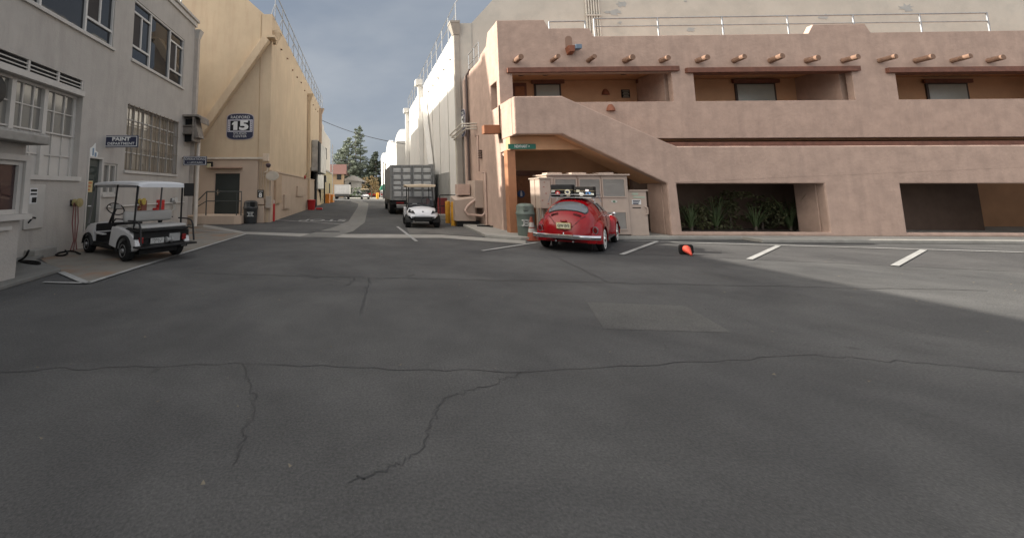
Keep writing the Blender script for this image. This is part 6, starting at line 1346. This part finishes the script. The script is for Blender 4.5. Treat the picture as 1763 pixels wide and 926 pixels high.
# ------------------------------------------------------------ far street
def wbox(root, name, m, x0, x1, y0, y1, z0, z1, **k): mb = MB(); mb.box(x0, x1, y0, y1, z0, z1); return mb.build(name, m, root, **k)
YELW = mat('pale yellow stucco', (.42, .36, .22), .9, var=.06, stain=.3); WHT2 = mat('off white stucco', (.56, .52, .46), .9, var=.06, stain=.3)
t = thing('yellow_annex', 'low yellow stucco building beyond the tan stage with orange barriers before it', 'building', (-4.9, 46.2, 0))
z = onX(563, 296, -4.9).z; wbox(t, 'wall', YELW, -16, -4.9, 46.2, 64, 0, z); wbox(t, 'coping', mat('grey coping', (.3, .29, .27), .8), -16, -4.8, 46.2, 64.1, z + .002, z + .2)
for y in (50, 58): wbox(t, 'window', DARK, -4.9, -4.86, y, y + 1.4, 1.2, 2.6)
t = thing('white_tower_block', 'tall off white block with a red brick panel behind the yellow building', 'building', (-5.6, 52, 0))
z2 = onX(562, 243, -5.4).z; wbox(t, 'wall', WHT2, -15, -5.4, 50, 66, 0, z2 + 1.0); wbox(t, 'parapet', WHT2, -12, -5.9, 51, 60, z2 + 1.01, z2 + 2.4)
wbox(t, 'brick_panel', mat('red brick panel', (.24, .07, .05), .9, var=.2, scale=6), -5.39, -5.33, 50.3, 55.5, z + .5, z2 - 1.4)
wbox(t, 'window', DARK, -5.39, -5.34, 57.5, 59, z + 2, z + 3.6)
# antenna mast with cross bars
q = onY(572, 340, 66); zt = onY(572, 249, 66).z; mb = MB(); mb.tube([(q.x, 66, 0), (q.x, 66, zt)], .07, 8)
for k in range(9): zz = 2.5 + k * (zt - 3) / 8; mb.tube([(q.x - .25, 66, zz), (q.x + .25, 66, zz)], .04, 6)
mb.box(q.x - .55, q.x - .05, 65.8, 66.2, 2.6, 3.2); tag(mb.build('utility_mast', STEEL), 'thin utility mast with short cross arms at the end of the yellow building', 'mast')
# orange barriers
for i, (x0, x1, ya, yb) in enumerate(((560, 567, 350, 334), (568.5, 573, 349, 335))):
    a = onZ(x0, ya); b = onY(x1, yb, a.y); mb = MB(); mb.box(a.x, b.x, a.y, a.y + (1.6 if i == 0 else 3), 0, b.z)
    o = mb.build('barrier', mat('orange barrier plastic', (.60, .20, .02), .5, var=.1), bevel=.03); tag(o, ['nearer orange yellow barrier post by the yellow building', 'farther long orange barrier with a pale panel by the yellow building'][i], 'barrier')
    if i: wbox(o, 'panel', mat('pale panel green', (.35, .38, .28), .6), b.x + .002, b.x + .02, a.y + .4, a.y + 2.4, .3, b.z - .3)
q = onX(557.5, 330, -4.75); mb = MB(); mb.box(-4.8, -4.5, q.y, q.y + .8, 2.6, 3.4); mb.tube([(-4.7, q.y + .4, .1), (-4.7, q.y + .4, 2.6)], .08, 6); tag(mb.build('siren_post', BLACKSTEEL), 'black box on a pipe against the yellow wall', 'post')
# delivery truck
Yd = 73; a = onY(575.5, 342, Yd); b = onY(602, 318, Yd); t = thing('delivery_truck', 'white box delivery truck seen from behind at the far left of the street', 'truck', ((a.x + b.x)/2, Yd, 0))
wbox(t, 'cargo_box', mat('box van white', (.60, .60, .60), .5, var=.05), a.x, b.x, Yd, Yd + 5.5, .95, b.z); wbox(t, 'rear_door', mat('roller door white', (.66, .66, .66), .5), a.x + .25, b.x - .25, Yd - .04, Yd - .005, 1.1, b.z - .3)
mb = MB(); mb.box(a.x + .1, b.x - .1, Yd - .3, Yd + .2, .5, .94); mb.build('tail_lift', mat('dark grey steel', (.08, .08, .08), .5), t); wbox(t, 'cab', mat('box van white', (.6, .6, .6)), a.x + .3, b.x - .3, Yd + 5.6, Yd + 7.2, .5, 2.3, bevel=.1)
for x in (a.x + .3, b.x - .3): tw(t, x, Yd + 1.2, .42, .45); tw(t, x, Yd + 6, .42, .25)
# parked cars and a far cart
def far_car(x, y, w, col, lab, suv=False):
    q = onZ(x, y); c = mat('far car paint %s' % str(col), col, .25, coat=.6, var=.04); t = thing('parked_car', lab, 'car', (q.x, q.y, 0), 0, 'cars in the far car park')
    hl, h1, h2 = w/2, .82, 1.45 if not suv else 1.75
    prof = [(-hl, .35), (-hl, .72), (-hl * .9, .82), (-hl * .45, .86), (-hl * .25, h2 - .05), (-hl * .1, h2), (hl * .35, h2), (hl * .55, h2 - .08), (hl * .8, .92), (hl * .97, .86), (hl, .7), (hl, .35)]
    mb = MB(); mb.plate(prof, [], 'Y', -.85, .85); B(mb, 'body', c, t, bevel=.06)
    mb = MB(); mb.plate([(-hl * .36, .92), (-hl * .2, h2 - .1), (hl * .3, h2 - .08), (hl * .62, .94)], [], 'Y', -.86, .86); B(mb, 'window', GLASS_DK, t)
    for xx in (-hl * .62, hl * .62):
        for yy in (-.78, .78): mb = MB(); mb.lathe([(.1, -.1), (.33, -.09), (.33, .09), (.1, .1)], (xx, yy, .33), 'Y', 18); B(mb, 'wheel', RUBBER, t)
    return t
far_car(613, 339.6, 4.4, (.45, .46, .47), 'silver car in the far car park just right of the delivery truck'); far_car(604, 338.2, 4.2, (.22, .03, .03), 'dark red car peeping out right behind the delivery truck'); far_car(643, 339.3, 4.3, (.35, .03, .02), 'bright red car in the far car park, right of the small white cart'); far_car(652, 338.2, 4.0, (.05, .06, .10), 'dark blue car left of the black booth at the street end', True); far_car(621, 337.6, 4.2, (.04, .045, .05), 'black car behind the silver one in the far car park')
c2 = dup(g2, (onZ(628, 343.2).x, onZ(628, 343.2).y + 1.5, 0), R(4), 'tiny white golf cart driving up the far end of the street'); 
q = onZ(650, 342.5); zt = onY(650, 332, q.y).z; mb = MB(); mb.lathe([(.28, 0), (.28, zt - .1), (.1, zt)], (q.x, q.y, 0), 'Z', 16); tag(mb.build('bollard', YELLOW, smooth=40), 'thick yellow bollard alone at the far end of the street', 'bollard')
# houses
RT = mat('red brown roof tile', (.12, .055, .045), .85, var=.15, scale=4); OW = mat('orange beige wall', (.38, .27, .17), .9, var=.05); GWL = mat('grey house wall', (.36, .36, .35), .9, var=.05, stain=.2)
Yh = 92; a = onY(574, 340, Yh); b = onY(592.5, 300, Yh); r0 = onY(592, 290, Yh)
t = thing('house', 'orange beige house with red tiled roof above the delivery truck', 'house', (b.x, Yh, 0))
wbox(t, 'wall', OW, a.x - 6, b.x - .3, Yh, Yh + 9, 0, b.z); mb = MB(); mb.plate([(Yh - .8, b.z), (Yh + 4.5, r0.z + 1.2), (Yh + 9.8, b.z)], [], 'X', a.x - 6.5, b.x + .4); mb.build('roof', RT, t)
q = onY(580, 305, Yh); wbox(t, 'window', GLASS_DK, q.x, q.x + 1.0, Yh - .06, Yh - .005, q.z - .6, q.z + .9); wbox(t, 'porch_wall', OW, a.x - 1, b.x - 1.6, Yh - 1.5, Yh - .01, 0, b.z - 3.2); 
Yg = 98; a = onY(592, 340, Yg); b = onY(629, 310, Yg); r0 = onY(620, 303, Yg)
t = thing('house', 'pale grey two storey house with shallow roof under the pine trees', 'house', (b.x, Yg, 0))
wbox(t, 'wall', GWL, a.x, b.x - .6, Yg, Yg + 10, 0, b.z); mb = MB(); mb.plate([(a.x - .6, b.z), (a.x + 2.2, b.z + 1.1), (b.x - 2.5, b.z + 1.0), (b.x + .4, b.z - .35), (b.x + .4, b.z - .55), (a.x + 2.2, b.z - .2), (a.x - .6, b.z - .2)], [], 'Y', Yg - .7, Yg + 10.5); mb.build('roof', mat('pale grey roof', (.33, .32, .31), .8, var=.08), t)
for x, y, w_, h_ in ((601, 318, 1.0, 1.0), (626, 318, .8, 1.4), (601, 328, 1.2, 1.0), (626, 322.5, .7, .6)): q = onY(x, y, Yg); wbox(t, 'window', GLASS_DK, q.x - w_/2, q.x + w_/2, Yg - .06, Yg - .005, q.z - h_/2, q.z + h_/2)
q = onY(596, 330, Yg); wbox(t, 'lean_to', GWL, a.x + .2, a.x + 1.2, Yg - .5, Yg - .01, 0, 4.5)
# low wall closing the car park, with hedge behind
mb = MB(); mb.box(-26, 40, 112, 112.6, 0, 3.2); tag(mb.build('boundary_wall', WHT2), 'long low off white wall closing the far car park', 'wall')

# ------------------------------------------------------------ trees
import numpy as np
def leafmat(name, col): return mat(name, col, .7, var=.35, scale=.8)
def leaves(cl, name, m, root, seed, size, per):
    rg = np.random.default_rng(seed); V = []; F = []
    for (c, r) in cl:
        n = int(per * r * r) + 4; d = rg.normal(size=(n, 3)); d /= np.linalg.norm(d, axis=1)[:, None]; p = np.array(c) + d * (r * rg.uniform(.35, 1, n) ** .6)[:, None] * np.array([1, 1, .62])
        for k in range(n):
            a = rg.normal(size=3); a /= np.linalg.norm(a); b = np.cross(a, rg.normal(size=3)); b /= np.linalg.norm(b); s = size * rg.uniform(.6, 1.4); o = len(V)
            V += [tuple(p[k] - a*s), tuple(p[k] + b*s*.5), tuple(p[k] + a*s), tuple(p[k] - b*s*.5)]; F.append((o, o+1, o+2, o+3))
    mb = MB(); mb.v = V; mb.f = F; return mb.build(name, m, root, fix=False)
BARK = mat('grey brown bark', (.10, .08, .065), .95, var=.3, scale=5, bump=.5, bscale=12)
def conifer(x, yt, Y, rad, lab, m, seed, dens=1.0, z_start=.14, size=.24, droop=.1, gaps=.25, nm='pine_tree'):
    rg = random.Random(seed); q = onY(x, yt, Y); H = q.z; t = thing(nm, lab, 'tree', (q.x, Y, 0)); br = MB(); cl = []
    br.tube([(q.x, Y, 0), (q.x + .1, Y, H*.5), (q.x, Y, H)], .32, 8, r1=.04)
    tk = br.build('trunk', BARK, t, smooth=60); br = MB()
    z = H * z_start
    while z < H - .3:
        f = (z - H * z_start) / (H * (1 - z_start)); L0 = rad * (1 - f) ** .75 * (.9 if f > .1 else .7) + .25
        for k in range(rg.randint(4, 6)):
            if rg.random() < gaps: continue
            a = rg.uniform(0, 2*PI); L = L0 * rg.uniform(.55, 1.1); dz = L * rg.uniform(-droop, .25)
            e = (q.x + math.cos(a)*L, Y + math.sin(a)*L, z + dz); br.tube([(q.x, Y, z), e], .045, 4, r1=.015)
            for u in (.45, .75, 1.0):
                if u * L > .5 or f > .8: cl.append(((q.x + math.cos(a)*L*u, Y + math.sin(a)*L*u, z + dz*u + .1), .32 + .2 * rg.random() + .05 * L))
        z += rg.uniform(.55, .85)
    cl.append(((q.x, Y, H - .1), .4)); br.build('limbs', BARK, t); leaves(cl, 'crown', m, t, seed, size * .8, 75 * dens); return t
P1_ = leafmat('grey green pine needles', (.19, .22, .165)); P2_ = leafmat('dark cypress foliage', (.045, .06, .04)); P3_ = leafmat('olive foliage', (.085, .115, .06))
conifer(620, 217, 118, 4.2, 'tallest open pine with a straight bare trunk, behind the grey house', P1_, 3, .75, gaps=.32)
conifer(612, 222, 116, 4.2, 'slender pine just left of the tallest one', P1_, 5, .75, gaps=.35)
conifer(600, 237, 114, 7.2, 'broad pale green pine left of the two tall ones', P1_, 9, 1.5, gaps=.0)
conifer(588, 258, 116, 5.5, 'lower pale pine at the far left of the tree group', P1_, 12, 1.4, gaps=.0)
conifer(647, 262, 110, 4.6, 'dark dense cypress right of the pines', P2_, 21, 1.7, z_start=.05, gaps=.0, size=.26, nm='cypress_tree')
conifer(638, 276, 112, 3.6, 'lower dark cypress touching the tall dark one', P2_, 22, 1.7, z_start=.05, gaps=.0, size=.26, nm='cypress_tree')
def bush(x, y, Y, w, h, lab, m, seed, nm='small_tree', trunk=True, dens=60, size=.14, z0=.35):
    rg = random.Random(seed); q = onY(x, y, Y); t = thing(nm, lab, 'tree' if trunk else 'shrub', (q.x, Y, 0)); zc = q.z
    if trunk: mb = MB(); mb.tube([(q.x, Y, 0), (q.x + .1, Y, zc)], .14, 8, r1=.06); mb.build('trunk', BARK, t)
    cl = []
    for k in range(26): a = rg.uniform(0, 2*PI); r_ = rg.random() ** .5; cl.append(((q.x + math.cos(a)*w/2*r_, Y + math.sin(a)*w/2*r_, zc + rg.uniform(-h/2, h/2) * (1 - .35*r_)), rg.uniform(.35, .75) * min(w, h) / 4))
    leaves(cl, 'crown', m, t, seed, size, dens); return t
bush(639, 320, 86, 4.0, 4.4, 'small orange green autumn tree left of the green awning', leafmat('orange olive leaves', (.16, .11, .045)), 31, dens=130, size=.16)
bush(613, 331, 90, 3.2, 2.6, 'green shrub before the grey house wall', P3_, 32, trunk=False, nm='shrub', dens=120)
bush(630, 333, 93, 3, 2, 'second green shrub right below the grey house window', P3_, 33, trunk=False, nm='shrub', dens=120)
# distant tree belt so the horizon is closed
rg = random.Random(5); cl = []
for k in range(420):
    x = rg.uniform(-150, 190); cl.append(((x, 190 + rg.uniform(-8, 8), rg.uniform(.5, 6.5)), rg.uniform(1.6, 3.2)))
o = leaves(cl, 'tree_belt', P2_, None, 77, .8, 7); o['kind'] = 'stuff'; o['label'] = 'far dark tree belt'
# overhead cable
a = onY(553, 207, 52); b = onX(703, 249, 5.0); pts = [a.lerp(b, k/16) - Vector((0, 0, 1.2 * 4 * (k/16) * (1 - k/16) * .35)) for k in range(17)]
mb = MB(); mb.tube(pts, .035, 5); tag(mb.build('overhead_cable', BLACK), 'thin black cable sagging across the far end of the street', 'cable')
# plants seen through the dark openings of the stair building
def strap_plant(x, y, lab, seed, n=34, h=1.5):
    rg = random.Random(seed); t = thing('strap_leaf_plant', lab, 'plant', (x, y, .1)); mb = MB()
    for k in range(n):
        a = rg.uniform(0, 2*PI); L = h * rg.uniform(.55, 1); w = .035; rows = []; sp = rg.uniform(.25, .8)
        for i in range(6):
            u = i / 5; p = Vector((x + math.cos(a) * sp * L * u ** 1.5, y + math.sin(a) * sp * L * u ** 1.5 * .6, .12 + L * (u - .28 * u * u * sp))); s = Vector((-math.sin(a), math.cos(a), 0)) * w * (1 - u * .9); rows.append([p - s, p + s])
        mb.grid(rows)
    mb.build('leaves', leafmat('strap leaf green', (.06, .09, .035)), t, fix=False); mb = MB(); mb.tube([(x, y, .1), (x, y, .35)], .05, 6); mb.build('stem', BARK, t)
q = onY(1180, 380, 15.2).x
for i, (dx, lab) in enumerate(((.15, 'strap leafed plant at the left side of the dark opening under the stairs'), (1.2, 'strap leafed plant second from the left in the dark opening'), (2.4, 'strap leafed plant near the middle of the dark opening'), (3.8, 'strap leafed plant at the right side of the dark opening'))): strap_plant(q + dx, 15.15 + .2 * (i % 2), lab, 40 + i, h=1.7 if i % 2 else 1.35)
rg = random.Random(8)
for k in range(5):
    bx = q - .3 + k * 1.15; h_ = rg.uniform(.8, 1.5); t = thing('shrub', ['low dark shrub at the left end behind the stair opening', 'dark shrub second from the left behind the opening', 'dark shrub in the middle behind the opening', 'dark shrub right of the middle behind the opening', 'dark shrub at the right end behind the opening'][k], 'shrub', (bx, 15.7, .1))
    mb = MB(); mb.tube([(bx, 15.7, .1), (bx + .05, 15.7, h_ * .7)], .04, 6, r1=.02); mb.build('stem', BARK, t)
    leaves([((bx + rg.uniform(-.45, .45), 15.6 + rg.uniform(-.3, .3), .2 + rg.random() * h_), rg.uniform(.16, .32)) for _ in range(16)], 'foliage', leafmat('dim olive leaves', (.07, .075, .03)), t, 60 + k, .055, 700)
mb = MB(); mb.box(pier_x0 + .35, xg - .05, 14.4, 16.15, .10, .16); struct('planting_soil', mb, mat('dark soil', (.05, .035, .025), .95), 'dark soil behind the opening')
